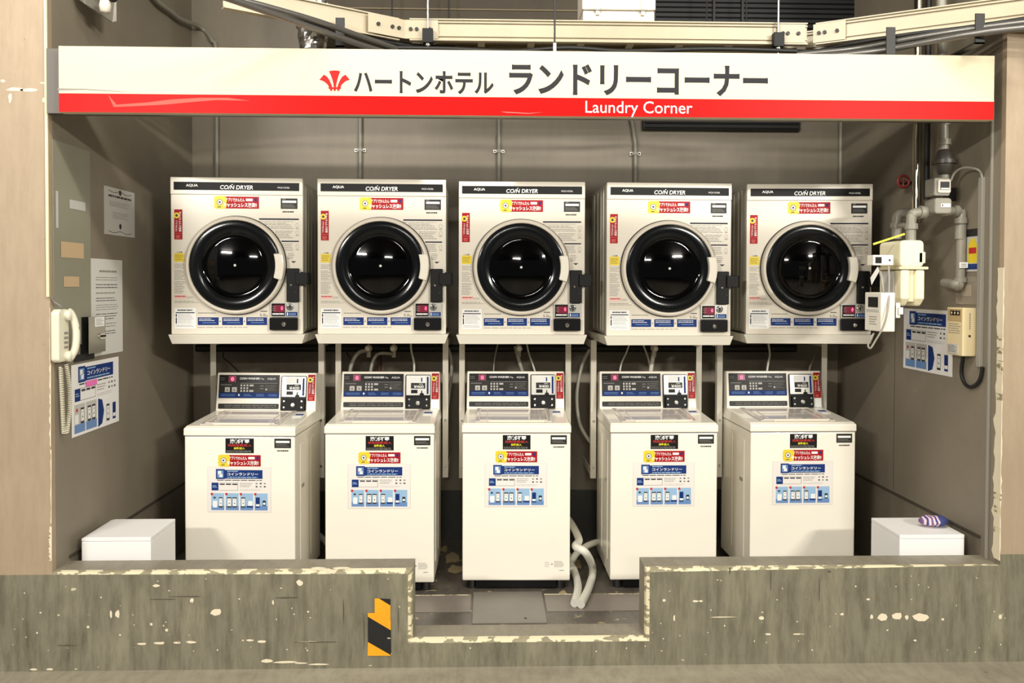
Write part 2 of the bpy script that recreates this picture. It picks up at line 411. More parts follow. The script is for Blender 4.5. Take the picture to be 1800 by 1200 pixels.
# hazard tape on curb
def cp(x, y):
    p = un(600+x/2.8125, 900+y/2.8125, Y=0); return (p.x, p.z)
b = MB(frame((0, -.002, 0), (1, 0, 0), (0, -1, 0)))
b.poly([cp(165, 425), cp(186, 425), cp(243, 460), cp(243, 580), cp(165, 535)], 0, M_HYEL)
b.poly([cp(186, 425), cp(243, 428), cp(243, 460)], 0, M_HBLK)
b.poly([cp(130, 497), cp(180, 497), cp(245, 535), cp(245, 582), cp(132, 515)], -.0006, M_HYEL)
b.poly([cp(132, 515), cp(245, 582), cp(246, 705), cp(132, 640)], -.0006, M_HBLK)
b.poly([cp(132, 640), cp(246, 705), cp(246, 708), cp(130, 708)], -.0006, M_HYEL)
tag(b.build('hazard_tape'), 'worn yellow and black striped warning tape stuck on the front of the low curb', 'tape')

# floor plate, painted strips by curb
b = MB(); p = un(832, 1042, Z=FZ); q = un(962, 1096, Z=FZ)
b.box(p.x+.0, q.y, FZ, q.x, p.y, FZ+.006, M_PLATE); b.lathe([(.006, 0), (.006, .001)], (p.x+.24, q.y+.05, FZ+.006), M_BLKM, 12, 'z')
tag(b.build('floor_plate', bevel=.002), 'bare steel plate lying on the alcove floor before the middle washer', 'plate')
b = MB(); y0 = un(900, 1075, Z=FZ).y; y1 = un(900, 1046, Z=FZ).y
for x0, x1 in ((NX0-.6, p.x-.01), (q.x+.01, NX1+.6)):
    b.box(x0, y0, FZ, x1, y1, FZ+.002, painted('strip_paint', (128, 120, 112), .1, 5, .4)); b.box(x0, y1, FZ, x1, y1+.008, FZ+.003, M_EDGE)
struct(b.build('trim_7'))
# spills on floor
b = MB(); R = random.Random(4)
for px, py, w in [(795, 980, .05), (802, 1000, .04), (1010, 990, .05), (780, 965, .03), (860, 1044, .03), (990, 1044, .03)]:
    p = un(px, py, Z=FZ+.001)
    b.add([(p.x+w*math.cos(2*PI*i/12)*(.6+.6*R.random()), p.y+2*w*math.sin(2*PI*i/12)*(.6+.6*R.random()), FZ+.0012) for i in range(12)], [tuple(range(12))], mat('floor_stain', (168, 150, 116), .5))
struct(b.build('trim_8'))

# ------------------------------------------------------------------ the sign
SX0 = un(103, 150, Y=-.06).x; SX1 = un(1748, 150, Y=-.06).x; ST, SB = 2.4398, 2.187; SR = SB+(ST-SB)*.285
sg = thing('laundry_sign', 'long cream sign with a red lower band spanning the alcove opening', 'sign', (0, 0, SB))
MS = Matrix.Translation((0, 0, -SB))
b = MB(MS); b.box(SX0, -.06, SB, SX1, -.02, ST, M_SCREAM); b.build('sign_panel', sg, bevel=.002)
b = MB(MS); b.box(SX0+.001, -.0612, SB+.001, SX1-.001, -.0585, SR, M_SRED); b.build('red_band', sg)
b = MB(MS); b.box(.004, -.02, SB+.004, SX1+.02, .03, ST+.0, M_SGREY); b.build('frame', sg)
def sp(px, py): p = un(px, py, Y=-.06); return p.x, p.z
def stext(body, x0, y0, x1, y1, m, bold, y=-.0608, name='lettering'):
    a = sp(x0, y1); c = sp(x1, y0)
    b = MB(MS); b.text(body, a[0], a[1], c[0], c[1], y, m, bold); return b.build(name, sg)
stext('ハートンホテル', 622, 126, 868, 164, M_INK, .026)
stext('ランドリーコーナー', 895, 116, 1350, 166, M_INK, .03)
stext('Laundry Corner', 1029, 179, 1217, 205, M_TW, 0, -.0618)
def ep(x, y): return sp(550+x*.19444, 100+y*.19444)
b = MB(MS)
def petal(pl, pr):
    for i in range(len(pl)-1): b.poly([ep(*pl[i]), ep(*pr[i]), ep(*pr[i+1]), ep(*pl[i+1])], -.0608, M_EMB)
petal([(145, 130), (160, 160), (175, 200), (185, 240), (190, 282)], [(248, 130), (236, 160), (223, 200), (214, 240), (208, 282)])
b.poly([ep(145, 130), ep(170, 124), ep(197, 122), ep(224, 124), ep(248, 130)], -.0608, M_EMB)
petal([(58, 208), (85, 214), (115, 232), (138, 256), (150, 285)], [(100, 160), (130, 180), (150, 210), (166, 245), (178, 282)])
petal([(335, 208), (308, 214), (280, 232), (258, 256), (246, 285)], [(294, 160), (264, 180), (245, 210), (230, 245), (218, 282)])
b.poly([ep(140, 274), ep(256, 274), ep(250, 292), ep(146, 292)], -.0610, M_EMB)
for x in (166, 198, 230): b.poly([ep(x-9, 290), ep(x+9, 290), ep(x+9, 308), ep(x-9, 308)], -.0610, M_EMB)
b.build('emblem', sg)
# old scuffs on sign
b = MB(MS); R = random.Random(2)
pts = [(190, 166), (205, 184), (260, 180), (300, 175), (350, 172), (400, 172), (440, 177), (380, 176), (330, 180), (290, 184), (230, 187), (200, 188)]
b.poly([sp(*p) for p in pts], -.0614, mat('sign_scuff', (232, 70, 52), .5))
b.build('scuff', sg); b = MB(MS)
b.poly([sp(*p) for p in [(101, 155), (150, 156), (210, 160), (230, 162), (150, 158), (103, 159)]], -.0606, M_TXT)
b.build('scuff', sg); b = MB(MS)
b.poly([sp(*p) for p in [(880, 196), (930, 199), (955, 197), (930, 200), (890, 198)]], -.0614, M_TXTR)
b.build('scuff', sg)
# suspension rod of sign
p = un(975, 60, Y=-.04)
b = MB(); b.tube([(p.x, -.04, ST+.0), (p.x, -.04, 3.45)], .0035, M_DGREY, 8); b.box(p.x-.006, -.05, ST, p.x+.006, -.03, ST+.035, M_SILV)
tag(b.build('hanging_rod'), 'thin rod holding up the middle of the long cream sign', 'rod')
# cream cable duct on the pillar corner
b = MB(); x0 = un(81, 300, Y=0).x; x1 = un(86, 300, Y=0).x; zb = un(86, 522, Y=0).z
b.box(x0, -.009, zb, x1, 0, 3.45, M_IVORY); tag(b.build('cable_duct', bevel=.002), 'slim ivory cable duct running down the left pillar corner to the phone', 'cable duct')

# ------------------------------------------------------------------ prints used on the machines
def banner(b, x0, z0, x1, z1, y):
    w = x1-x0; h = z1-z0
    b.box(x0+w*.08, y-.0005, z0, x1, y, z1, M_RED)
    R = random.Random(1); pts = []
    for i in range(28):
        a = 2*PI*i/28; r = 1 if i % 2 else .9
        px = x0+w*.14+w*.15*r*max(-.95, min(1, 1.15*math.cos(a))); pz = z0+h/2+h*.56*r*max(-1, min(1, 1.25*math.sin(a))); pts.append((px, pz))
    b.poly(pts, y-.0009, M_YEL)
    b.disc(x0+w*.13, z0+h*.52, h*.26, y-.0011, M_TXT); b.disc(x0+w*.13, z0+h*.52, h*.19, y-.0012, M_TW); b.disc(x0+w*.13, z0+h*.52, h*.09, y-.0013, M_TXTD)
    b.rect(x0+w*.08, z0+h*.08, x0+w*.16, z0+h*.15, y-.0011, M_TXTD)
    b.text('アプリでかんたん', x0+w*.26, z0+h*.58, x0+w*.68, z0+h*.88, y-.0008, M_TW, .02)
    b.rect(x0+w*.71, z0+h*.63, x0+w*.86, z0+h*.84, y-.0008, M_TW); b.text('24h', x0+w*.74, z0+h*.67, x0+w*.83, z0+h*.8, y-.0010, M_RED) if False else None
    b.rect(x0+w*.90, z0+h*.6, x0+w*.95, z0+h*.88, y-.0008, M_BLUE)
    b.text('キャッシュレス決済!!', x0+w*.21, z0+h*.10, x0+w*.95, z0+h*.5, y-.0010, M_TW, .03)
def vbanner(b, x0, z0, x1, z1, y):
    w = x1-x0; h = z1-z0
    b.box(x0, y-.0005, z0, x1, y, z1, M_RED)
    b.disc(x0+w*.3, z1-h*.2, w*.38, y-.0008, M_YEL, 12); b.disc(x0+w*.3, z1-h*.2, w*.16, y-.001, M_TXTD, 12)
    b.text('キャッシュレス決済', x0+w*.55, z0+h*.26, x0+w*.88, z1-h*.08, y-.0011, M_TW, .03, rot=True)
    b.text('アプリでかんたん', x0+w*.16, z0+h*.26, x0+w*.4, z1-h*.36, y-.0011, M_TW, .02, rot=True)
    b.rect(x0+w*.1, z0+h*.2, x1-w*.1, z0+h*.21, y-.0008, M_TXTR); b.scrib(x0+w*.2, z0+h*.03, x1-w*.2, z0+h*.15, 4, y-.0008, M_TXTR, 3)
def phone_icon(b, x0, z0, x1, z1, y, body=None):
    b.rect(x0, z0, x1, z1, y, body or M_TXTD); h = z1-z0; w = x1-x0
    b.rect(x0+w*.08, z0+h*.14, x1-w*.08, z1-h*.12, y-.0002, M_PAPER)
    b.rect(x0+w*.4, z0+h*.35, x1-w*.4, z0+h*.48, y-.0004, M_TXTD); b.rect(x0+w*.3, z0+h*.7, x1-w*.3, z0+h*.75, y-.0004, M_TXT)
def poster(b, x0, z0, x1, z1, y, bg=None, wallkind=False):
    w = x1-x0; h = z1-z0; q = lambda u, v: (x0+w*u, z1-h*v)
    b.box(x0, y-.0006, z0, x1, y, z1, bg or M_PAPER); y -= .0008
    def R_(u0, v0, u1, v1, m, dy=0): b.rect(x0+w*u0, z1-h*v1, x0+w*u1, z1-h*v0, y-dy, m)
    def T(s, u0, v0, u1, v1, m, dy=.0004, bo=0): b.text(s, x0+w*u0, z1-h*v1, x0+w*u1, z1-h*v0, y-dy, m, bo)
    R_(.17, .06, .87, .255, M_BLUE); R_(.13, .04, .27, .265, M_NAVY if False else M_BLUE, .0002)
    R_(.15, .07, .25, .235, M_SKY, .0003); R_(.165, .085, .215, .16, M_TW, .0005); R_(.185, .15, .235, .22, M_TW, .0005)
    b.scrib(x0+w*.31, z1-h*.10, x0+w*.55, z1-h*.075, 1, y-.0004, M_LBLUE, 2, .8)
    T('コインランドリー', .31, .12, .80, .185, M_TW, .0004, .02)
    b.scrib(x0+w*.31, z1-h*.235, x0+w*.79, z1-h*.21, 1, y-.0004, M_LBLUE, 4, .8, 0)
    b.scrib(x0+w*.15, z1-h*.305, x0+w*.86, z1-h*.275, 1, y, M_TXTD, 5, .6, 0)
    R_(.06, .345, .17, .52, M_BLUE); b.scrib(x0+w*.075, z1-h*.46, x0+w*.155, z1-h*.4, 2, y-.0002, M_LBLUE, 2)
    for e in ((.175, .345, .48, .352), (.175, .512, .48, .52), (.473, .345, .48, .52)): R_(*e, M_TXT)
    for k in range(3): R_(.19+.1*k, .365, .27+.1*k, .395, M_TXTD)
    b.scrib(x0+w*.51, z1-h*.45, x0+w*.72, z1-h*.34, 3, y, M_TXT, 8, .35); b.scrib(x0+w*.51, z1-h*.53, x0+w*.9, z1-h*.48, 2, y, M_TXTR if False else M_TXT, 9, .2)
    for i in range(3):
        for j in range(2): R_(.76+.065*i, .345+.07*j, .79+.065*i, .375+.07*j, M_TXTD if (i+j) % 2 else M_TXT)
    if not wallkind:
        for k in range(4):
            u = .055+.23*k; R_(u, .58, u+.205, .96, M_LBLUE); R_(u, .86, u+.205, .96, M_SKY, .0001)
            b.disc(x0+w*(u+.01), z1-h*.6, h*.03, y-.0004, M_TR, 10)
        phone_icon(b, *q(.175, .90), *q(.235, .67), y-.0004); R_(.08, .75, .15, .9, M_PAPER, .0003); R_(.09, .66, .125, .7, M_TXTD, .0003)
        phone_icon(b, *q(.305, .90), *q(.375, .67), y-.0004); phone_icon(b, *q(.39, .90), *q(.46, .67), y-.0004)
        phone_icon(b, *q(.53, .90), *q(.595, .67), y-.0004); R_(.64, .75, .71, .86, M_PAPER, .0003); R_(.62, .86, .72, .9, M_BLUE, .0003)
        phone_icon(b, *q(.76, .90), *q(.825, .67), y-.0004, M_BLUE); R_(.765, .68, .82, .82, M_BLUE, .0008); R_(.87, .74, .92, .86, M_DGREY, .0003)
        b.disc(x0+w*.895, z1-h*.81, w*.02, y-.0006, M_TW, 12)
    else:
        for u0, u1 in ((.05, .26), (.28, .50)): R_(u0, .56, u1, .96, M_PAPG); R_(u0, .84, u1, .96, M_SKY, .0002)
        b.poly([q(.53, .98), q(.62, .94), q(.66, .76), q(.62, .59), q(.53, .56)], y, M_BLUE)
        phone_icon(b, *q(.17, .84), *q(.24, .62), y-.0004); phone_icon(b, *q(.31, .84), *q(.38, .62), y-.0004); phone_icon(b, *q(.40, .84), *q(.47, .62), y-.0004)
        phone_icon(b, *q(.71, .93), *q(.78, .68), y-.0004); phone_icon(b, *q(.85, .93), *q(.92, .68), y-.0004, M_BLUE); R_(.85, .68, .92, .84, M_BLUE, .0008)
        R_(.06, .7, .13, .83, M_PAPER, .0003); b.disc(x0+w*.1, z1-h*.64, w*.018, y-.0004, M_TR, 10)

# ------------------------------------------------------------------ the dryers
DW, DH, DD = .63, .763, .52
def make_dryer():
    root = thing('coin_dryer', 'x', 'dryer')
    k = DW/803; kz = DH/985
    X = lambda x: -DW/2+(x-97)*k
    Z = lambda y: DH-(y-100)*kz
    # cabinet
    b = MB(); b.box(-DW/2+.004, .03, .006, DW/2-.004, DD, DH-.004, M_SIDE)
    for yy in (.12, .2, .3, .42): b.box(-DW/2+.0015, yy, .02, DW/2-.0015, yy+.004, DH-.02, M_SIDE)
    b.build('cabinet', root, bevel=.004)
    b = MB(); b.rrect(-DW/2, 0, DW/2, DH, .0, .032, .006, M_DRYW); b.build('front_panel', root, bevel=.003)
    b = MB(); b.box(-DW/2, -.006, Z(207), DW/2, .002, DH, M_DRYW); b.build('top_cap', root, bevel=.003)
    # printed header
    b = MB(); y = -.0066
    b.box(X(118), y-.0006, Z(180), X(880), y, Z(130), M_BLKM); y -= .0009
    b.text('AQUA', X(192), Z(162), X(264), Z(143), y, M_TW, .02)
    b.text('CO/N DRYER', X(398), Z(174), X(598), Z(148), y, M_TW, .018, .15); b.rect(X(468), Z(146), X(474), Z(141), y, M_TW)
    b.text('MCD-CK50L', X(748), Z(165), X(822), Z(155), y, M_TW)
    b.build('header_strip', root)
    # stickers
    b = MB(); y = -.0006; banner(b, X(358), Z(293), X(632), Z(218), y); b.build('red_banner_sticker', root)
    b = MB(); vbanner(b, X(118), Z(490), X(167), Z(302), y); b.build('red_side_sticker', root)
    b = MB(); b.box(X(117), y-.0004, Z(630), X(178), y, Z(575), M_YEL); b.scrib(X(122), Z(622), X(174), Z(583), 4, y-.0006, mat('olive_print', (150, 132, 40), .6), 3, .4)
    b.text('ご注意', X(134), Z(574), X(166), Z(565), y-.0002, M_TXTD, .02); b.build('yellow_sticker', root)
    b = MB(); b.box(X(765), y-.0006, Z(292), X(868), y, Z(226), M_DGREY); b.rect(X(775), Z(254), X(860), Z(240), y-.0008, M_TW); b.scrib(X(775), Z(285), X(860), Z(262), 3, y-.0008, M_TXT, 6, .3)
    b.rect(X(775), Z(233), X(795), Z(229), y-.0008, M_TXT); b.build('rating_plate', root)
    b = MB(); b.scrib(X(776), Z(316), X(846), Z(305), 1, y, M_TXTD, 12, .8, 0)
    b.build('serial_print', root)
    for (a, c, d, e, n, sd, m) in ((117, 640, 180, 672, 4, 1, M_TXT), (117, 680, 182, 745, 7, 2, M_TXT), (117, 750, 185, 830, 8, 3, M_TXT), (190, 845, 232, 860, 2, 4, M_TXT), (117, 872, 262, 890, 2, 5, M_TXT),
                                (660, 378, 846, 398, 2, 6, M_TXT), (690, 400, 846, 420, 2, 7, M_TXT), (730, 428, 846, 480, 5, 8, M_TXT), (775, 508, 846, 560, 5, 9, M_TXT), (806, 568, 850, 612, 4, 10, M_TXT),
                                (632, 368, 870, 375, 1, 11, M_TXT), (255, 1036, 585, 1046, 1, 13, M_TXT), (260, 946, 370, 956, 1, 14, M_TXTD)):
        if sd in (1, 5, 6, 13, 14): b = MB()
        b.scrib(X(a), Z(e), X(d), Z(c), n, y, m, sd, .35)
        if sd == 3: sideb = b
        if sd == 11: manb = b
        if sd in (5, 13, 14): b.build('small_print', root)
    b = sideb; b.rect(X(117), Z(862), X(188), Z(838), y, mat('pale_pink_print', (236, 196, 188), .6)); b.scrib(X(120), Z(850), X(186), Z(842), 1, y-.0002, M_TR, 3, .9, 0)
    b.build('side_instructions', root); b = manb
    for z0, z1 in ((353, 362), (493, 501)): b.rect(X(632 if z0 < 400 else 768), Z(z1), X(876), Z(z0), y, M_NAVY)
    b.poly([(X(825), Z(622)), (X(842), Z(635)), (X(860), Z(622))], y, M_TXTD)
    for zz in (395, 440, 530):
        for i in range(10):
            a0 = 2*PI*i/10; a1 = 2*PI*(i+1)/10
            b.poly([(X(866)+.008*math.cos(a0), Z(zz)+.011*math.sin(a0)), (X(866)+.008*math.cos(a1), Z(zz)+.011*math.sin(a1)), (X(866)+.0068*math.cos(a1), Z(zz)+.0095*math.sin(a1)), (X(866)+.0068*math.cos(a0), Z(zz)+.0095*math.sin(a0))], y, M_TXT)
        b.rect(X(856), Z(zz+22), X(876), Z(zz+18), y, M_TXT)
    b.build('operation_manual', root); b = MB()
    b.text('5.0', X(635), Z(972), X(668), Z(955), y, M_TXTD); b.text('kg', X(670), Z(975), X(684), Z(962), y, M_TXTD)
    b.scrib(X(640), Z(944), X(680), Z(936), 1, y, M_TXTD, 2, .7, 0)
    b.build('capacity_mark', root)
    b = MB(); b.box(X(118), y-.0003, Z(1048), X(245), y, Z(920), M_TW); yy = y-.0006
    b.scrib(X(135), Z(938), X(225), Z(928), 1, yy, M_TXTD, 3, .8, 0); b.rect(X(124), Z(952), X(238), Z(946), yy, M_NAVY)
    b.rect(X(124), Z(975), X(131), Z(957), yy, M_NAVY); b.rect(X(124), Z(1018), X(131), Z(980), yy, M_NAVY); b.scrib(X(138), Z(1018), X(236), Z(958), 7, yy, M_TXT, 6, .25); b.scrib(X(124), Z(1040), X(236), Z(1024), 2, yy, M_TXT, 7, .35)
    b.build('table_sticker', root)
    b = MB()
    for i, a in enumerate((257, 405, 552)):
        b.box(X(a), y-.0005, Z(1027), X(a+127), y, Z(978), M_BLUE); b.scrib(X(a+8), Z(1003), X(a+112), Z(983), 2, y-.0007, M_TW, i+2, .35); b.rect(X(a+28), Z(1013), X(a+110), Z(1011), y-.0007, M_LBLUE)
        if i < 2: b.poly([(X(a+133), Z(1009)), (X(a+133), Z(998)), (X(a+140), Z(1003.5))], y, M_NAVY)
    b.build('blue_step_labels', root)
    # round door
    cx, cz = X(493), Z(651); R0 = 304*k
    dr = MB(); dr.lathe([(R0+.004, 0.0), (R0+.004, -.003), (R0, -.006)], (cx, 0, cz), M_DGREY, 72, caps=False); dr.build('door_seal', root)
    d = MB(); d.lathe([(R0, -.004), (R0, -.022), (R0-.006, -.032), (R0-.016, -.036), (R0-.020, -.030), (R0-.0205, -.02)], (cx, 0, cz), M_OFF, 72, caps=False)
    door = d.build('door', root)
    g = MB(); r1 = R0-.0205; g.lathe([(r1, -.026), (r1-.006, -.029), (.170, -.0225), (.160, -.019)], (cx, 0, cz), M_ANN, 72, caps=False)
    g.lathe([(.160, -.019), (.152, -.012), (.13, -.017), (.09, -.024), (.05, -.028), (.006, -.030), (.0, -.030)], (cx, 0, cz), M_GLASS, 72, caps=False); g.build('door_glass', door)
    s = MB(); s.lathe([(.0065, -.028), (.0065, -.032), (.003, -.034)], (cx, 0, cz), M_TW, 16); s.build('centre_screw', door)
    h = MB(); pts = []
    for i in range(9):  # curved handle following the rim
        t = i/8; a = math.radians(17-35*t); rr = R0-.002; pts.append((cx+rr*math.cos(a), cz+rr*math.sin(a)))
    inner = []
    for i in range(9):
        t = i/8; a = math.radians(17-35*t); rr = R0-.044; inner.append((cx+rr*math.cos(a)+.0, cz+rr*math.sin(a)))
    z0 = Z(748); z1 = Z(575)
    pts = [(x, max(z0, min(z1, z))) for x, z in pts]; inner = [(x, max(z0, min(z1, z))) for x, z in inner]
    h.prism(pts[::-1]+inner, -.052, -.018, M_WHITE); h.build('door_handle', door, bevel=.006)
    # lock case and its bracket
    b = MB(); b.rrect(X(803), Z(880), X(880), Z(668), -.022, 0, .004, M_BLKM); lc = b.build('lock_case', root, bevel=.003)
    b = MB(); b.lathe([(.007, -.022), (.007, -.028), (.004, -.03)], (X(833), 0, Z(773)), M_CHROME, 16); b.build('keyhole', lc); b = MB(); b.lathe([(.006, -.022), (.005, -.026)], (X(862), 0, Z(820)), M_DGREY, 12); b.build('button', lc)
    b = MB(); b.box(X(862), -.034, Z(770), X(942), -.02, Z(695), M_BLKM); b.box(X(930), -.034, Z(770), X(942), .06, Z(695), M_BLKM); b.tube([(X(900), -.027, Z(690)), (X(900), -.027, Z(776))], .006, M_BLKM, 8); b.build('hasp', lc, bevel=.002)
    # coin unit
    b = MB(); b.rrect(X(703), Z(975), X(873), Z(885), -.012, 0, .002, M_SILV); cu = b.build('coin_unit', root)
    b = MB(); b.box(X(710), -.0135, Z(970), X(792), -.0118, Z(890), M_BLACK); b.box(X(722), -.0142, Z(945), X(788), -.0134, Z(900), M_LEDB)
    b.text('0', X(768), Z(932), X(780), Z(908), -.0146, M_LED, .04); b.scrib(X(716), Z(964), X(786), Z(948), 1, -.0140, M_TW, 3, .6, 0); b.scrib(X(714), Z(940), X(736), Z(903), 3, -.0146, M_TXT, 3, .3, 0); b.build('display', cu)
    b = MB(); b.lathe([(.017, -.012), (.017, -.0155), (.012, -.016)], (X(822), 0, Z(912)), M_CHROME, 24); b.box(X(819), -.019, Z(925), X(826), -.014, Z(900), M_DGREY); b.build('coin_slot', cu)
    b = MB(); b.box(X(798), -.0132, Z(970), X(868), -.0118, Z(944), M_BLUE); b.rect(X(804), Z(966), X(810), Z(948), -.0135, M_TW); b.scrib(X(815), Z(966), X(862), Z(950), 2, -.0135, M_LBLUE, 3, .4); b.build('blue_label', cu)
    b = MB(); b.rrect(X(700), Z(1057), X(872), Z(980), -.026, 0, .004, M_BLACK); cbx = b.build('cash_box', root, bevel=.002)
    b = MB(); b.lathe([(.012, -.026), (.012, -.031), (.006, -.034)], (X(787), 0, Z(1020)), M_CHROME, 20); b.build('lock', cbx)
    return root

def make_stand():
    """wall-hung stand: its origin sits on the rear wall, the shelf is moved under its dryer"""
    root = thing('dryer_stand', 'x', 'stand')
    b = MB(); hw = DW/2+.008
    fr = [(-hw-.004, -.012, 0), (hw+.004, -.012, 0), (hw-.012, -.006, -.046), (-hw+.012, -.006, -.046)]
    bk = [(-hw-.004, DD+.02, 0), (hw+.004, DD+.02, 0), (hw-.012, DD+.02, -.046), (-hw+.012, DD+.02, -.046)]
    b.add(fr+bk, [(0, 1, 2, 3), (7, 6, 5, 4), (0, 4, 5, 1), (1, 5, 6, 2), (2, 6, 7, 3), (3, 7, 4, 0)], M_STAND)
    b.build('shelf', root, bevel=.002)
    for s in (-1, 1):
        x = s*.290; zb = -.805; yl = 1.255-YB
        b = MB(); b.box(x-.015, yl, zb, x+.015, yl+.004, -.047, M_STAND); xa = x-.015 if s < 0 else x+.011; b.box(xa, yl+.004, zb, xa+.004, yl+.04, -.047, M_STAND); lg = b.build('leg', root)
        for zz in (-.49, -.74):
            b = MB(); b.tube([(x, yl-.007, zz), (x, yl, zz)], .006, M_CHROME, 8); b.build('bolt', lg)
        for z0 in (-.09, zb+.01):
            b = MB(); b.box(xa, yl+.04, z0, xa+.004, -.001, z0+.04, M_STAND); b.build('wall_arm', root)
    return root

# ------------------------------------------------------------------ the washers
WW, WD = .53, .50
def make_washer():
    root = thing('coin_washer', 'x', 'washer')
    h = WW/2
    b = MB(); b.box(-h, 0, .046, h, WD, .775, M_WHITE)
    b.build('body', root, bevel=.006, seg=3)
    b = MB(); b.box(-h+.003, .02, .05, h-.003, WD-.02, .77, M_SIDE)
    for s in (-1, 1):
        for yy, w in ((.10, .06), (.30, .10)):
            b.rrect(0, 0, 1, 1, 0, 0, .01, M_SIDE) if False else None
            xa = s*(h+.0015)
            b.box(min(s*h*.99, xa), yy, .12, max(s*h*.99, xa), yy+w, .72, M_WHITE)
        b.box(min(s*h, s*(h+.002)), .12, .50, max(s*h, s*(h+.002)), .17, .52, M_GREYP)
    b.build('side_panels', root, bevel=.0015)
    b = MB(); b.box(-h+.065, .012, .008, h-.065, WD-.03, .046, M_BLKM); bs = b.build('plinth', root)
    for sx in (-1, 1):
        for yy in (.045, WD-.06):
            b = MB(); b.lathe([(.026, 0), (.024, .03), (.018, .046)], (sx*(h-.045), yy, 0), M_RUBBER, 20, 'z'); b.build('foot', root)
    # top deck
    b = MB(); hh = h+.004
    vs = [(-hh, -.004, .778), (hh, -.004, .778), (hh, WD+.02, .778), (-hh, WD+.02, .778), (-hh, -.004, .812), (hh, -.004, .812), (hh-.006, .02, .822), (-hh+.006, .02, .822), (-hh+.008, WD+.02, .845), (hh-.008, WD+.02, .845)]
    b.add(vs, [(0, 3, 2, 1), (0, 1, 5, 4), (4, 5, 6, 7), (7, 6, 9, 8), (1, 2, 9, 6, 5), (0, 4, 7, 8, 3), (2, 3, 8, 9)], M_WHITE); b.build('top_deck', root, bevel=.004, seg=3)
    b = MB(); b.box(-h+.001, .001, .772, h-.001, WD, .779, M_GREYP); b.build('seam', root)
    # folding lid: slanted frame + clear panel with ridges
    sl = math.atan2(.023, WD)
    ML = Matrix.Translation((0, .03, .8235)) @ Matrix.Rotation(sl, 4, 'X')
    b = MB(ML); b.box(-.205, 0, 0, .175, .345, .006, M_LIDGL); ld = b.build('lid', root, bevel=.003)
    b = MB(ML)
    for a in ((-.19, .02, -.184, .32), (.154, .02, .16, .32), (-.19, .02, .16, .026), (-.19, .316, .16, .32), (-.15, .06, -.147, .29), (.117, .06, .12, .29)): b.box(a[0], a[1], .006, a[2], a[3], .0085, M_OFF)
    b.box(-.19, .165, .006, .16, .168, .007, M_GREYP)
    b.build('lid_ridge', ld)
    b = MB(ML); b.box(-.14, -.004, .0, .14, .006, .012, M_OFF); b.build('lid_handle', ld, bevel=.003)
    b = MB(ML); b.box(.19, .20, 0, .235, .30, .002, M_TW); b.box(.192, .24, .002, .233, .275, .0026, M_BLUE); b.scrib(.19, .2, .235, .2, 1, 0, M_TXT); b.build('caution_label', root)
    # control console, leaning back a little
    y0, y1, zb, zt = .405, .435, .838, 1.036
    def CM():
        sx = math.atan2(y1-y0, zt-zb); return Matrix.Translation((0, y0, zb)) @ Matrix.Rotation(-sx, 4, 'X')
    H = math.hypot(y1-y0, zt-zb); hw = h-.001
    b = MB(); b.add([(-hw, y0, zb-.01), (hw, y0, zb-.01), (hw, WD+.03, zb-.01), (-hw, WD+.03, zb-.01), (-hw+.003, y1, zt), (hw-.003, y1, zt), (hw-.003, WD+.03, zt-.01), (-hw+.003, WD+.03, zt-.01)],
                    [(0, 3, 2, 1), (4, 5, 6, 7), (0, 1, 5, 4), (1, 2, 6, 5), (2, 3, 7, 6), (3, 0, 4, 7)], M_WHITE)
    con = b.build('control_console', root, bevel=.004, seg=3)
    X = lambda x: -hw+(x-120)/(1700-120)*2*hw   # crop pixels of a console close-up
    Z = lambda y: H-(y-75)/(715-75)*H
    M = CM(); y = -.001
    b = MB(M); b.box(X(162), y-.002, Z(503), X(1117), y+.004, Z(115), M_BLACK); y2 = y-.0023
    b.rect(X(165), Z(500), X(1115), Z(415), y2, M_BLUE)
    b.rect(X(165), Z(410), X(485), Z(235), y2, M_DGREY); b.rect(X(500), Z(410), X(1110), Z(262), y2, M_DGREY)
    y3 = y2-.0003
    for k, (a, c) in enumerate(((200, 430), (560, 700), (760, 890), (950, 1095))): b.scrib(X(a), Z(478), X(c), Z(430), 2, y3, M_SKY, k+1, .35)
    b.rect(X(472), Z(468), X(497), Z(435), y3, M_TW)
    for x in (258, 370): b.rect(X(x), Z(402), X(x+78), Z(322), y3, M_PAPG); b.rect(X(x+25), Z(390), X(x+52), Z(350), y3-.0003, M_TXT)
    for i in range(3):
        for j in range(4 if i != 1 else 3):
            w = 28 if j < 3 else 64; b.rect(X(503+48*j), Z(306+46*i), X(503+48*j+w), Z(276+46*i), y3, M_PAPG)
    b.scrib(X(815), Z(365), X(875), Z(275), 2, y3, M_TXT, 3, .3); b.scrib(X(895), Z(380), X(1080), Z(275), 4, y3, M_TXT, 4, .2); b.rect(X(900), Z(372), X(925), Z(345), y3-.0002, M_PAPG)
    b.scrib(X(190), Z(295), X(400), Z(270), 1, y3, M_TXT, 5, .5); b.scrib(X(175), Z(215), X(250), Z(150), 2, y3, M_TXT, 6, .25, 0); b.rect(X(500), Z(258), X(1090), Z(250), y2, M_TXT)
    b.text('CO/N WASHER', X(488), Z(192), X(806), Z(158), y2, M_TW, .03, .1); b.text('7kg', X(815), Z(197), X(872), Z(165), y2, M_TW); b.text('AQUA', X(925), Z(198), X(1060), Z(162), y2, M_TW, .01)
    pn = b.build('display_panel', con)
    b = MB(M); b.box(X(310), y2-.0006, Z(235), X(430), y2-.0001, Z(130), M_LEDB); b.text('0', X(348), Z(218), X(396), Z(152), y2-.001, M_LED, .05); b.build('digit', pn)
    b = MB(M); b.rrect(X(162), Z(682), X(1117), Z(596), y-.001, y+.002, .004, M_DGREY); b.scrib(X(260), Z(668), X(1080), Z(612), 2, y-.0013, M_TXT, 5, .22, 0); b.build('notice_strip', con)
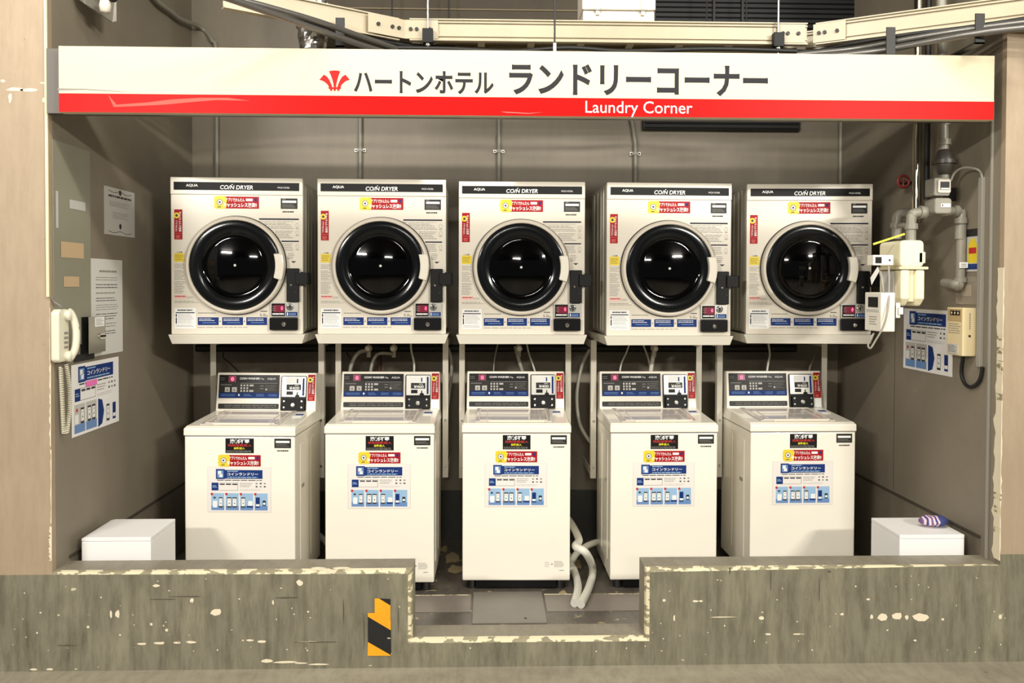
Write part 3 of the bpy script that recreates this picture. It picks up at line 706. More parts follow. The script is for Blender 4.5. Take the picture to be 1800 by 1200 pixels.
    b = MB(M); b.rrect(X(1150), Z(715), X(1552), Z(128), y-.006, y+.004, .008, M_BLACK); cc = b.build('coin_unit', con)
    b = MB(M); b.rrect(X(1166), Z(478), X(1545), Z(142), y-.010, y-.005, .004, M_SILV); b.rect(X(1230), Z(262), X(1470), Z(152), y-.0104, M_TW)
    b.box(X(1400), y-.011, Z(250), X(1420), y-.010, Z(180), M_BLUE); b.box(X(1492), y-.011, Z(458), X(1522), y-.010, Z(165), M_BLUE)
    b.box(X(1240), y-.0115, Z(366), X(1468), y-.010, Z(270), M_DGREY); b.text('¥400', X(1285), Z(358), X(1445), Z(308), y-.012, M_TW, .02); b.scrib(X(1370), Z(298), X(1455), Z(280), 1, y-.012, M_TW, 2, .5)
    b.box(X(1242), y-.0115, Z(446), X(1345), y-.010, Z(386), M_BLACK); b.poly([(X(1378), Z(478)), (X(1450), Z(478)), (X(1445), Z(450)), (X(1422), Z(440)), (X(1420), Z(400)), (X(1405), Z(400)), (X(1403), Z(440)), (X(1385), Z(450))], y-.0112, M_BLACK)
    b.build('price_plate', cc)
    b = MB(M); b.rrect(X(1185), Z(712), X(1538), Z(508), y-.020, y-.005, .004, M_BLKM); cb_ = b.build('cash_box', cc, bevel=.002)
    b = MB(M); b.lathe([(.0135, y-.020), (.0135, y-.026), (.008, y-.028)], (X(1355), 0, Z(612)), M_CHROME, 20); b.build('lock', cb_)
    for xx in (1218, 1495):
        for zz in (552, 655): b = MB(M); b.lathe([(.006, y-.020), (.005, y-.023)], (X(xx), 0, Z(zz)), M_CHROME, 12); b.build('screw', cb_)
    b = MB(M); vbanner(b, X(1570), Z(545), X(1683), Z(105), y); b.box(X(1572), y-.0004, Z(705), X(1680), y, Z(552), M_TW); b.build('red_side_sticker', con)
    # stickers on the front
    k = WW/451; FX = lambda x: -h+(x-85)*k
    FZ_ = lambda yy: .812-(yy-372)*(.812-.046)/(1035-372)
    yf = -.0006
    b = MB(); b.box(FX(253), yf-.0006, FZ_(473), FX(369), yf, FZ_(412), M_BLKM); yt = yf-.0009
    b.text('洗剤不要', FX(271), FZ_(433), FX(351), FZ_(415), yt, M_TW, .04); b.text('洗剤自動投入', FX(262), FZ_(446), FX(360), FZ_(435), yt, M_TR, .02)
    b.text('自動投入', FX(288), FZ_(458), FX(332), FZ_(448), yt, M_TY, .03); b.scrib(FX(257), FZ_(471), FX(365), FZ_(461), 2, yt, M_TXT, 4, .4); b.build('black_notice_sticker', root)
    b = MB(); banner(b, FX(222), FZ_(528), FX(397), FZ_(481), yf); b.build('red_banner_sticker', root)
    b = MB(); b.box(FX(179), yf-.0002, FZ_(719), FX(439), yf, FZ_(531), M_PAPG); poster(b, FX(180), FZ_(718), FX(438), FZ_(532), yf-.0002, mat('poster_paper', (232, 226, 220), .5, spec=.2)); b.build('instruction_poster', root)
    b = MB(); b.box(FX(453), yf-.0006, FZ_(451), FX(521), yf, FZ_(412), M_DGREY); b.rect(FX(459), FZ_(430), FX(515), FZ_(421), yf-.0008, M_TW); b.scrib(FX(460), FZ_(446), FX(514), FZ_(434), 2, yf-.0008, M_TXT, 5, .3); b.build('rating_plate', root)
    b = MB(); b.scrib(FX(464), FZ_(466), FX(511), FZ_(459), 1, yf, M_TXTD, 4, .8, 0)
    b.scrib(FX(430), FZ_(978), FX(452), FZ_(953), 3, yf, M_TXT, 5, .2); b.scrib(FX(470), FZ_(978), FX(512), FZ_(950), 5, yf, M_TXT, 6, .35); b.poly([(FX(458), FZ_(960)), (FX(466), FZ_(964)), (FX(458), FZ_(968))], yf, M_TXT); b.scrib(FX(492), FZ_(994), FX(512), FZ_(988), 1, yf, M_TXT, 8)
    b.build('small_print', root)
    return root

DRY = [(.491, .818, .051, .003), (1.192, .842, .017, .003), (1.884, .870, .004, -.001), (2.62, .855, .032, -.005), (3.345, .905, -.06, 0)]
WSH = [(.529, .712, -.045), (1.189, .769, -.013), (1.857, .786, -.02), (2.587, .786, .008), (3.287, .803, .016)]
DLAB = ['white coin dryer at the left end of the row, nearest the wall phone', 'white coin dryer second from the left, between the end one and the middle one',
        'white coin dryer in the middle of the row, under the rod of the sign', 'white coin dryer second from the right, left of the one by the gas meter', 'white coin dryer at the right end, next to the cream gas meter']
SLAB = ['pale steel stand carrying the dryer at the left end of the row', 'pale steel stand carrying the dryer second from the left', 'pale steel stand carrying the middle dryer',
        'pale steel stand carrying the dryer second from the right', 'pale steel stand carrying the dryer beside the gas meter']
WLAB = ['white top-loading coin washer at the left end, next to a white box', 'white top-loading coin washer second from the left, partly behind the curb corner',
        'white top-loading coin washer in the middle, fully seen through the curb notch', 'white top-loading coin washer second from the right, beside the looped drain hose', 'white top-loading coin washer at the right end with its left side showing']
SX = [un(px, 700, Y=1.255).x for px in (470, 689, 905.5, 1136, 1357)]
d0 = make_dryer(); s0 = make_stand(); w0 = make_washer()
for i, (x, y, r, dz) in enumerate(DRY):
    o = d0 if i == 0 else copy_tree(d0); o.location = (x, y, 1.283+dz); o.rotation_euler = (0, 0, r); tag(o, DLAB[i], 'dryer', 'coin dryers on stands')
    o = s0 if i == 0 else copy_tree(s0); o.location = (SX[i], YB, 1.283+dz-.0005); tag(o, SLAB[i], 'stand', 'stands under the dryers')
    for ch_ in o.children:
        if ch_.name.startswith('shelf'): ch_.location = (x-SX[i], y-YB, 0); ch_.rotation_euler = (0, 0, r)
for i, (x, y, r) in enumerate(WSH):
    o = w0 if i == 0 else copy_tree(w0); o.location = (x, y, FZ); o.rotation_euler = (0, 0, r); tag(o, WLAB[i], 'washer', 'coin washers in the row')

# ------------------------------------------------------------------ boxes on the floor and the pouch
def white_box(px0, px1, py, dep, y0, label, notch):
    a = un(px0, py, Y=y0); c = un(px1, py, Y=y0); x0, x1, z1 = a.x, c.x, a.z
    t = thing('white_box', label, 'box', ((x0+x1)/2, y0+dep/2, FZ), 0, 'white boxes at the ends of the row'); hx = (x1-x0)/2; hy = dep/2; hz = z1-FZ
    b = MB(); b.box(-hx, -hy, 0, hx, hy, hz-.018, M_PAPER); b.build('box_body', t, bevel=.003)
    b = MB()
    if notch: b.prism([(-hx+.02, hz), (hx, hz), (hx, hz-.017), (-hx, hz-.017), (-hx, hz-.004)], -hy, hy, M_PAPER)
    else: b.box(-hx, -hy, hz-.017, hx, hy, hz, M_PAPER)
    b.build('lid', t, bevel=.002); return t, z1
white_box(143, 265, 944.5, .28, .165, 'plain white box on the alcove floor left of the washers', True)
_, zt = white_box(1581.5, 1695.5, 940, .27, .165, 'plain white box on the floor right of the washers with a striped pouch', False)
# striped pouch
p = un(1641, 918, Z=zt+.02); bm = []
b = MB(); n = 14; ms = 24
M_PB = mat('pouch_navy', (58, 66, 120), .7); M_PP = mat('pouch_pink', (222, 190, 200), .7); M_PV = mat('pouch_violet', (110, 84, 128), .7)
for i in range(n):
    t0 = i/n; t1 = (i+1)/n
    def ring(t):
        r = .034*(math.sin(PI*min(1, max(0, t*.92+.04))))**.55; x = -.062+.124*t; out = []
        for k in range(ms):
            a = 2*PI*k/ms; wob = 1+.08*math.sin(5*a+9*t); out.append((p.x+x, p.y+r*1.15*math.cos(a)*wob, zt+.0+.028+min(.026, .9*r)*math.sin(a)*wob*.85))
        return out
    A = ring(t0); B = ring(t1); col = [M_PV, M_PP, M_PB, M_PP, M_PV, M_PP, M_PB, M_PP][i] if i < 8 else M_PB
    b.add(A+B, [(k, (k+1) % ms, ms+(k+1) % ms, ms+k) for k in range(ms)], col, True)
    if i == 0: b.add(A, [tuple(range(ms))], col)
    if i == n-1: b.add(B, [tuple(range(ms))], col)
tag(b.build('striped_pouch'), 'small navy pouch with pink stripes lying on the right white box', 'pouch')

# ------------------------------------------------------------------ hoses, pipes behind the machines
def pts(lst): return [tuple(un(x, y, Y=Y)) for x, y, Y in lst]
def pipe(name, path, r, m, label, cat, group=None, sub=8, n=12):
    b = MB(); b.tube(path, r, m, n, sub=sub); return tag(b.build(name), label, cat, group)
# drain hoses on the floor: paths in plan with rise
def corr(path, r, m, name, label, group=None):
    b = MB(); b.tube(path, r, m, 14, sub=14); return tag(b.build(name), label, 'hose', group)
e = un(1010, 1060, Z=FZ+.021); e2 = un(1021, 1062, Z=FZ+.021)
corr([tuple(e), tuple(un(1016, 1030, Z=FZ+.021)), tuple(un(1008, 1000, Z=FZ+.021)), (2.155, 1.0, FZ+.021), (2.16, 1.25, FZ+.021), (2.09, 1.39, FZ+.03)], .0195, M_HOSE, 'drain_hose', 'white drain hose whose inner arm hugs the middle washer and ends on the floor', 'drain hoses')
corr([tuple(e2), tuple(un(1036, 1030, Z=FZ+.021)), tuple(un(1042, 1000, Z=.06)), tuple(un(1030, 972, Y=.80)), tuple(un(1012, 960, Y=.84)), (2.19, 1.0, .21), (2.18, 1.22, .22), (2.15, 1.37, .24)], .0195, M_HOSE, 'drain_hose', 'white drain hose bending outward in the gap right of the middle washer', 'drain hoses')
corr(pts([(1074, 952, 1.38), (1054, 952, 1.25), (1034, 958, 1.12), (1014, 972, 1.08), (1003, 990, 1.1)]), .017, M_HOSE, 'drain_hose', 'white drain hose crossing behind from the washer second from right', 'drain hoses')
corr(pts([(580, 960, 1.40), (562, 942, 1.36), (548, 938, 1.34), (535, 948, 1.34)]), .017, M_HOSE, 'drain_hose', 'pale drain hose low in the gap right of the leftmost washer', 'drain hoses')
# supply pipe along back wall
zpipe = un(900, 612, Y=1.5).z
b = MB(); b.tube([(.06, 1.5, zpipe), (3.5, 1.5, zpipe)], .022, M_RUBBER, 14); tag(b.build('supply_pipe'), 'dark lagged water pipe running along the rear wall under the dryers', 'pipe')
for px, lab in ((648, 'pale brass tap on the dark pipe above the second washer, left of two'), (692, 'pale brass tap on the dark pipe above the second washer, right of two'), (1150, 'pale brass tap on the dark pipe above the fourth washer'), (912, 'pale brass tap on the dark pipe above the middle washer')):
    p = un(px, 612, Y=1.42); t = thing('water_tap', lab, 'tap', (p.x, 1.42, p.z), 0, 'taps on the supply pipe')
    b = MB(); b.lathe([(.012, .08), (.014, .03), (.02, .02), (.02, -.02), (.013, -.03), (.013, -.045)], (0, 0, 0), M_OFF, 16, 'y'); b.lathe([(.012, -.05), (.012, 0)], (0, 0, 0), M_OFF, 14, 'z'); b.build('tap_body', t)
    b = MB(); b.lathe([(.004, .012), (.004, .03)], (0, 0, 0), M_SILV, 10, 'z'); b.box(-.028, -.006, .03, .028, .006, .038, M_OFF); b.build('handle', t, bevel=.002)
HS = [('grey supply hose curving from the left tap down behind the second washer', [(646, 616, 1.40), (630, 620, 1.36), (618, 640, 1.30), (612, 668, 1.24)], .011, M_HOSEG),
      ('grey supply hose curving from the right tap down behind the second washer', [(690, 622, 1.40), (665, 622, 1.36), (654, 640, 1.30), (650, 668, 1.24)], .009, M_HOSEG),
      ('white cord dropping behind the console of the second washer', [(722, 590, 1.45), (723, 615, 1.42), (728, 640, 1.35), (727, 665, 1.28)], .006, M_HOSE),
      ('long pale hose bowing in the gap left of the fourth washer', [(1036, 615, 1.40), (1024, 640, 1.36), (1014, 690, 1.32), (1018, 740, 1.32), (1034, 772, 1.32), (1048, 785, 1.34)], .010, M_HOSEG),
      ('pale hose hanging in the gap right of the second washer', [(784, 605, 1.42), (792, 625, 1.40), (794, 655, 1.38), (790, 690, 1.38), (786, 720, 1.38)], .009, M_HOSEG),
      ('white supply hose from the tap above the fourth washer', [(1150, 616, 1.40), (1147, 632, 1.34), (1144, 652, 1.26), (1143, 668, 1.22)], .012, M_HOSE),
      ('thin white cord left of the tap above the fourth washer', [(1108, 600, 1.45), (1100, 622, 1.42), (1092, 640, 1.36), (1088, 665, 1.30)], .005, M_HOSE),
      ('thin white cord slanting right of the fourth washer console', [(1128, 600, 1.45), (1138, 625, 1.42), (1144, 650, 1.4), (1150, 668, 1.4)], .005, M_HOSE),
      ('pale hose slanting behind the middle washer console', [(906, 610, 1.40), (912, 632, 1.34), (918, 652, 1.26), (922, 668, 1.22)], .010, M_HOSEG),
      ('thin pale cord right of the hose behind the middle washer', [(925, 600, 1.45), (930, 622, 1.42), (938, 645, 1.36), (945, 668, 1.30)], .005, M_HOSE),
      ('thin cord left of the hose behind the middle washer', [(876, 600, 1.45), (871, 622, 1.42), (868, 645, 1.36), (868, 668, 1.30)], .004, M_HOSEG),
      ('white cord hanging behind the right end washer', [(1350, 600, 1.45), (1353, 622, 1.42), (1350, 640, 1.36), (1346, 668, 1.30)], .006, M_HOSE),
      ('thin dark cable tangle above the left end washer', [(400, 600, 1.5), (392, 625, 1.5), (404, 638, 1.48), (420, 655, 1.45), (425, 668, 1.4)], .003, M_RUBBER),
      ('thin dark cable above the second washer', [(615, 600, 1.5), (610, 620, 1.5), (618, 635, 1.48), (616, 668, 1.45)], .003, M_RUBBER),
      ('short pale hose at the right of the right end washer console', [(1432, 625, 1.5), (1424, 645, 1.45), (1420, 668, 1.4)], .006, M_HOSEG),
      ('brown copper riser between the two taps', [(667, 590, 1.55), (667, 640, 1.55), (667, 740, 1.55)], .012, M_BROWN)]
for lab, pl, r, m_ in HS:
    nm = 'supply_hose' if 'hose' in lab else ('riser_pipe' if 'riser' in lab else 'power_cord'); cat = 'hose' if 'hose' in lab else ('pipe' if 'riser' in lab else 'cord')
    pipe(nm, pts([(x, y, max(Y, 1.345)) for x, y, Y in pl]), r, m_, lab, cat)
# conduits on back wall
yc = YB-.016
def conduit(pl, label, r=.013, clampy=None):
    t = thing('conduit', label, 'conduit', tuple(un(*pl[-1], Y=yc)), 0, 'grey conduits on the rear wall'); o0 = Vector(t.location)
    P = [(un(q[0], q[1], Y=yc) if len(q) == 2 else un(q[0], q[1], X=q[2]))-o0 for q in pl]
    b = MB(); b.tube([tuple(q) for q in P], r, M_GALV, 12, sub=8 if len(P) > 2 else 0); b.build('tube', t)
    if clampy:
        x = pl[-1][0]; q = un(x, clampy, Y=yc)-o0
        b = MB(); b.box(q.x-.032, .004, q.z-.009, q.x+.032, .012, q.z+.009, M_SILV); b.box(q.x-.016, -.017, q.z-.008, q.x+.016, .006, q.z+.008, M_GALV)
        for s in (-1, 1): b.tube([(q.x+s*.024, -.002, q.z), (q.x+s*.024, .006, q.z)], .005, M_DGREY, 8)
        b.build('clamp', t)
conduit([(248, -40, .03), (275, 0, .03), (300, 20, .03), (318, 34, .03), (352, 48), (372, 70), (380, 104), (381, 330)], 'bent grey conduit at the far left of the rear wall, above the left dryer')
conduit([(634, -40), (633, 340)], 'straight grey conduit above the second dryer with a clamp', clampy=264)
conduit([(877, -40), (877, 340)], 'straight grey conduit above the middle dryer with a clamp', clampy=266)
conduit([(1060, 150), (1090, 175), (1108, 205), (1115, 240), (1117, 262), (1117, 345)], 'conduit with a bent top above the fourth dryer', clampy=270)
conduit([(1480, -40), (1477, 345)], 'straight grey conduit above the right end dryer')
# louvres
def louvre(px0, py0, px1, py1, label, Y, splits):
    a = un(px0, py1, Y=Y); c = un(px1, py0, Y=Y); t = thing('vent_louvre', label, 'vent', (a.x, Y, a.z), 0, 'black vents on the rear wall'); w = c.x-a.x; h = min(c.z, 3.43)-a.z
    b = MB(); b.box(0, .0, 0, w, YB-Y, h, M_LOUV); b.build('backing', t)
    b = MB(); nn = int(h/.028)
    for i in range(nn): b.add([(0.01, -.004, i*.028+.004), (w-.01, -.004, i*.028+.004), (w-.01, -.001, i*.028+.014), (.01, -.001, i*.028+.014)], [(0, 1, 2, 3)], M_BLKM)
    b.build('slat', t)
    b = MB()
    for s in splits: b.box(w*s-.006, -.014, 0, w*s+.006, -.004, h, M_DGREY)
    if splits: b.build('mullion', t)
louvre(1150, -40, 1508, 50, 'wide black mesh vent high on the rear wall behind the cable tray', 1.45, [.0, .29, .43, 1.0])
louvre(1130, 150, 1408, 227, 'black vent bottom showing under the sign on the rear wall', YB-.03, [])

# ------------------------------------------------------------------ cable tray above the sign
ZT = 2.56   # underside of tray rails
yt0 = .62
pa = un(712, 72, Z=ZT); pb = un(1418, 78, Z=ZT); Yt = (pa.y+pb.y)/2
A = Vector((un(712, 72, Y=Yt).x, Yt, ZT)); B = Vector((un(1418, 72, Y=Yt).x, Yt, ZT))
L0 = Vector((un(690, 62, Z=ZT+.045).x, 0, 0)); 
LE = un(392, -8, Z=ZT+.045); RE = un(2000, -14, Z=ZT+.045)
ct = thing('cable_tray', 'cream steel cable tray running above the sign with angled ends', 'cable tray', tuple(A)); o0 = A.copy()
def rail(p, q, name, hgt=.088, off=0):
    p = Vector(p)-o0; q = Vector(q)-o0; b = MB()
    t = (q-p).normalized(); side = Vector((-t.y, t.x, 0))
    up = Vector((0, 0, 1))
    b.sweepbox(p+up*hgt/2, q+up*hgt/2, .003, hgt, M_TRAY)
    for z, w in ((0, .03), (hgt, .022), (hgt*.86, .012), (hgt*.22, .010)):
        b.sweepbox(p+up*z-side*(.004 if w < .02 else .0), q+up*z-side*(.004 if w < .02 else .0), w, .005, M_TRAY)
    return b.build(name, ct)
for dy in (0, .12):
    a = A+Vector((.02, dy, 0)); c = B+Vector((0, dy, 0))
    rail(a, c, 'side_rail'); 
    l1 = A+Vector((-.03, dy, 0)); l2 = Vector((LE.x-dy*.66, LE.y+dy*.75, ZT))
    if dy == 0: rail(l1, l2, 'side_rail')
    r1 = B+Vector((.04, dy, 0)); r2 = Vector((RE.x+dy*.4, RE.y+dy*.9, ZT)); rail(r1, r2, 'side_rail')
b = MB()
for i in range(8):
    x = (B-A).x*(i+.5)/8; b.box(x-.015, 0, .004, x+.015, .12, .010, M_TRAY)
b.build('rungs', ct)
b = MB(); tL = Vector((LE.x, LE.y, ZT))-(A+Vector((-.03, 0, 0))); tL.normalize(); tR = Vector((RE.x, RE.y, ZT))-(B+Vector((.04, 0, 0))); tR.normalize()
def plate(p, t, ln, nm):
    p = Vector(p)-o0; b = MB(); n = Vector((t.y, -t.x, 0)); n = n if n.y < 0 else -n
    c0 = p+n*.010; b.sweepbox(c0+Vector((0, 0, .044)), c0+t*ln+Vector((0, 0, .044)), .004, .078, M_TRAY)
    for f in (.18, .36, .74): b.tube([tuple(c0+t*ln*f+Vector((0, 0, .044))), tuple(c0+t*ln*f+n*.009+Vector((0, 0, .044)))], .008, M_DGREY, 8)
    b.build(nm, ct)
plate(A, Vector((1, 0, 0)), .14, 'joint_plate'); plate(A+Vector((-.005, 0, 0)), tL, .17, 'joint_plate'); plate(B+Vector((-.13, 0, 0)), Vector((1, 0, 0)), .12, 'joint_plate'); plate(B+Vector((.03, 0, 0)), tR, .13, 'joint_plate')
plate(B+tR*.95, tR, .2, 'joint_plate')
# rods with clamps hanging the tray
for px, lab in ((752, 'threaded rod with a black clamp holding the left part of the cable tray'), (1368, 'threaded rod with a black clamp holding the right part of the cable tray')):
    q = un(px, 60, Y=Yt-.03); t = thing('tray_hanger', lab, 'rod', (q.x, Yt-.03, ZT-.06), 0, 'hangers of the cable tray')
    b = MB(); b.tube([(0, 0, 0), (0, 0, 3.45-ZT+.06)], .0045, M_SILV, 8); b.build('rod', t)
    b = MB(); b.box(-.022, -.016, .04, .022, .02, .10, M_BLKM); b.box(-.03, -.01, -.0, .03, .15, .012, M_BLKM); b.lathe([(.012, .03), (.012, .045)], (0, 0, 0), M_CHROME, 6, 'z'); b.build('clamp', t, bevel=.002)
for px, Y, lab in ((789, 1.1, 'thin rod just right of the left tray hanger'), (689, 1.1, 'dark rod left of the left tray hanger'), (1242, 1.3, 'thin rod in front of the black mesh vent, left of two'), (1312, 1.3, 'thin rod in front of the black mesh vent, right of two')):
    q = un(px, 30, Y=Y); b = MB(); b.tube([(q.x, Y, 2.68), (q.x, Y, 3.45)], .004, M_DGREY, 8); tag(b.build('hanging_rod'), lab, 'rod')
# cables under tray
def tc(px, py, z): return tuple(un(px, py, Z=z))
CB = [('silver flexible conduit under the left arm of the tray, upper one', [(400, -6), (470, 12), (560, 38), (640, 66), (700, 86)], 2.53, .011, M_FLEX),
      ('silver flexible conduit under the left arm of the tray, lower one', [(380, -10), (450, 14), (540, 46), (620, 74), (690, 96)], 2.50, .012, M_FLEX),
      ('black cable under the left arm of the tray', [(340, -14), (430, 4), (520, 30), (620, 60), (720, 80), (800, 84)], 2.55, .010, M_RUBBER),
      ('second black cable sagging along the middle of the tray', [(700, 84), (800, 86), (900, 90), (1000, 84), (1100, 90), (1250, 86), (1400, 90)], 2.51, .009, M_RUBBER),
      ('black cable rising under the right arm of the tray', [(1340, 88), (1430, 90), (1500, 76), (1600, 60), (1700, 48), (1830, 28)], 2.54, .008, M_RUBBER),
      ('silver conduit under the right arm of the tray, upper one', [(1400, 96), (1500, 86), (1600, 68), (1700, 52), (1830, 36)], 2.52, .012, M_FLEX),
      ('silver conduit under the right arm of the tray, lower one', [(1440, 100), (1540, 90), (1640, 72), (1720, 58), (1830, 46)], 2.49, .013, M_FLEX)]
for lab, pl, z, r, m_ in CB: pipe('cable' if m_ is M_RUBBER else 'flexible_conduit', [tc(x, y, z) for x, y in pl], r, m_, lab, 'cable')
for px, py, z, lab in ((600, 66, 2.52, 'black strap under the left arm of the cable tray'), (1560, 82, 2.50, 'black strap around cables of the right tray arm, left of two'), (1715, 60, 2.50, 'black strap around cables of the right tray arm, right of two')):
    q = un(px, py, Z=z); b = MB(); b.box(q.x-.018, q.y-.03, z-.045, q.x+.018, q.y-.024, z+.07, M_DGREY); b.box(q.x-.018, q.y-.03, z-.045, q.x+.018, q.y+.2, z-.039, M_DGREY)
    tag(b.build('cable_strap'), lab, 'strap', 'straps holding cables under the tray')
# foil wrapped pipe end
p = un(550, 90, Y=.20); q = un(550, 50, Y=.20); b = MB(); R = random.Random(6); n = 28; prof = []
zz0 = p.z; zz1 = q.z+.1; rows = 12; vs = []
for j in range(rows+1):
    t = j/rows; r = .052+.022*t
    for k in range(n):
        a = 2*PI*k/n; rr = r*(1+.13*(R.random()-.5)); vs.append((p.x+rr*math.cos(a), .20+rr*math.sin(a), zz0+(zz1-zz0)*t+.006*(R.random()-.5)))
b.add(vs, [(j*n+k, j*n+(k+1) % n, (j+1)*n+(k+1) % n, (j+1)*n+k) for j in range(rows) for k in range(n)], M_FOIL); b.add(vs[:n], [tuple(range(n))], M_FOIL); b.add(vs[-n:], [tuple(range(n))], M_FOIL)
b.tube([(p.x, .20, zz1-.02), (p.x, .20, 3.45)], .04, M_DGREY, 14)
tag(b.build('foil_wrapped_pipe'), 'crumpled silver foil wrapping the end of a pipe above the sign', 'pipe')
# junction box on tray
q0 = un(1022, 48, Y=Yt+.08); q1 = un(1146, 4, Y=Yt+.08); wj = q1.x-q0.x
t = thing('junction_box', 'cream junction box with latches standing on the cable tray', 'box', ((q0.x+q1.x)/2, Yt+.02, ZT+.091))
b = MB(); b.box(-wj/2, 0, 0, wj/2, .18, .05, M_OFF); b.build('box_body', t, bevel=.004)
b = MB(); b.box(-wj/2-.004, -.006, .053, wj/2+.004, .186, .26, M_OFF); b.build('lid', t, bevel=.006)
for s in (-.30, .33):
    b = MB(); b.box(s*wj-.008, -.014, .03, s*wj+.008, -.004, .11, M_SILV); b.tube([(s*wj-.02, -.016, .05), (s*wj+.02, -.016, .05)], .004, M_SILV, 8); b.build('latch', t)
# lamp housing at upper left of left wall
t = thing('wall_lamp', 'grey metal lamp housing tilted out at the top of the left wall', 'lamp', tuple(un(170, 10, X=.12)))
o0_ = Vector(t.location); f = lambda x, y, X: tuple(un(x, y, X=X)-o0_)
a1 = [f(140, -40, .06), f(205, -25, .12), f(206, 38, .12), f(197, 40, .10), f(150, 8, .06)]
b = MB(); bk = [tuple(Vector(v)+Vector((-.03, .0, .02))) for v in a1]
b.add(a1+bk, [(0, 1, 2, 3, 4), (9, 8, 7, 6, 5)]+[(i, i+5, (i+1) % 5+5, (i+1) % 5) for i in range(5)], M_GALV); b.build('housing', t, bevel=.004)
b = MB(); c = Vector(f(185, 10, .14)); b.lathe([(.001, -.03), (.02, -.025), (.024, 0), (.02, .02)], tuple(c), M_OFF, 16, 'z'); b.build('lamp_cap', t)
b = MB(); c = Vector(f(198, -6, .17)); b.lathe([(.012, -.02), (.02, -.01), (.02, .04)], tuple(c), M_RUBBER, 16, 'z'); b.build('socket', t)
b = MB(); b.sweepbox(f(170, -10, .1), f(170, -20, -.0), .02, .01, M_GALV); b.build('arm', t)

# ------------------------------------------------------------------ left wall
def wallquad(cs, X, out):
    """cs: photo corners TL TR BR BL on plane X -> (y range, z corners) sheet mesh data"""
    return [un(x, y, X=X) for x, y in cs]
def sheet(name, cs, side, label, cat, draw, mt):
    """flat sheet on a side wall; draw(b, w, h) prints on local panel 0..w,0..h"""
    X = .002 if side < 0 else W-.002
    P = wallquad(cs, X, 0); ys = (P[0].y+P[3].y)/2, (P[1].y+P[2].y)/2; z1 = (P[0].z+P[1].z)/2; z0 = (P[2].z+P[3].z)/2
    w = abs(ys[1]-ys[0]); h = z1-z0
    M = frame((0, 0, 0), (0, 1, 0) if side < 0 else (0, -1, 0), (1, 0, 0) if side < 0 else (-1, 0, 0))
    b = MB(M); draw(b, w, h)
    o = b.build(name); o.location = (X, ys[0], z0); return tag(o, label, cat)
def dr1(b, w, h):
    b.box(0, -.001, 0, w, .0015, h, M_PAPG)
    for z in (.93, .08):
        b.tube([(w*.12, -.0012, h*z), (w*.3, -.0012, h*(z-.03)), (w*.5, -.0012, h*(z+.01)), (w*.7, -.0012, h*(z-.03)), (w*.88, -.0012, h*z)], .0012, M_TXTD, 5, sub=4)
    b.disc(w*.5, h*.2, w*.04, -.0014, M_TXTD); b.disc(w*.5, h*.92, w*.04, -.0014, M_TXTD)
    b.scrib(w*.12, h*.78, w*.88, h*.86, 1, -.0014, M_TXTD, 2, .5, 0); b.scrib(w*.15, h*.6, w*.85, h*.72, 4, -.0014, M_TXT, 3, .3); b.scrib(w*.25, h*.35, w*.8, h*.5, 4, -.0014, M_TXT, 4, .3)
sheet('notice', [(183, 327), (235.5, 338), (237, 418), (184, 411)], -1, 'laminated grey notice with ornate black scrolls high on the left wall', 'notice', dr1, M_PAPG)
def dr2(b, w, h):
    b.box(0, -.001, 0, w, .0015, h, M_PAPG if False else mat('paper_crumpled', (214, 212, 206), .5))
    b.scrib(w*.25, h*.86, w*.8, h*.885, 1, -.0014, M_TXT, 1, .8, 0)
    z = .82
    for k, (n, g) in enumerate(((2, .05), (2, .06), (1, .04), (2, .05), (3, .07), (3, .08), (2, .06), (2, .05))):
        b.scrib(w*.14, h*(z-g), w*.86, h*z, n, -.0014, M_TXTD if k % 2 else M_TXT, k+3, .28, .25); z -= g+.022
sheet('notice', [(157, 455), (214, 456), (216, 617), (163, 627)], -1, 'tall white printed notice on the left wall behind the small steel door', 'notice', dr2, M_PAPER)
def dr3(b, w, h): poster(b, 0, 0, w, h, .0, wallkind=True)
def dr3l(b, w, h):
    poster(b, 0, 0, w, h, .0, wallkind=True); b.rect(w*.27, h*.655, w*.5, h*.735, -.0035, mat('pink_smear', (240, 120, 190), .5))
sheet('instruction_poster', [(128, 643), (207, 625), (210, 741), (123, 769)], -1, 'blue and white payment poster below the wall phone on the left wall', 'poster', dr3l, M_PAPER)
sheet('instruction_poster', [(1592, 541), (1674, 547), (1676, 661), (1585, 647)], 1, 'blue and white payment poster on the right wall behind the beige sensor', 'poster', dr3, M_PAPER)
# flush cabinet panel
def dr4(b, w, h): b.box(0, -.003, 0, w, .001, h, M_EPAN)
ep_ = sheet('wall_cabinet', [(93, 250), (158, 262), (158, 602), (93, 612)], -1, 'greenish flush cabinet panel set in the left wall above the phone', 'cabinet', dr4, M_EPAN)
for x0, y0, x1, y1, m_ in ((107, 428, 147, 452, M_TAPE), (112, 486, 139, 504, M_TAPE), (98, 336, 102, 400, M_PAPG), (122, 356, 150, 366, M_PAPG)):
    b = MB(Matrix.Translation(-Vector(ep_.location)) @ frame((.0065, 0, 0), (0, 1, 0), (1, 0, 0)))
    p = un(x0, y1, X=.006); q = un(x1, y0, X=.006); b.rect(p.y, p.z, q.y, q.z, 0, m_); b.build('tape_residue', ep_)
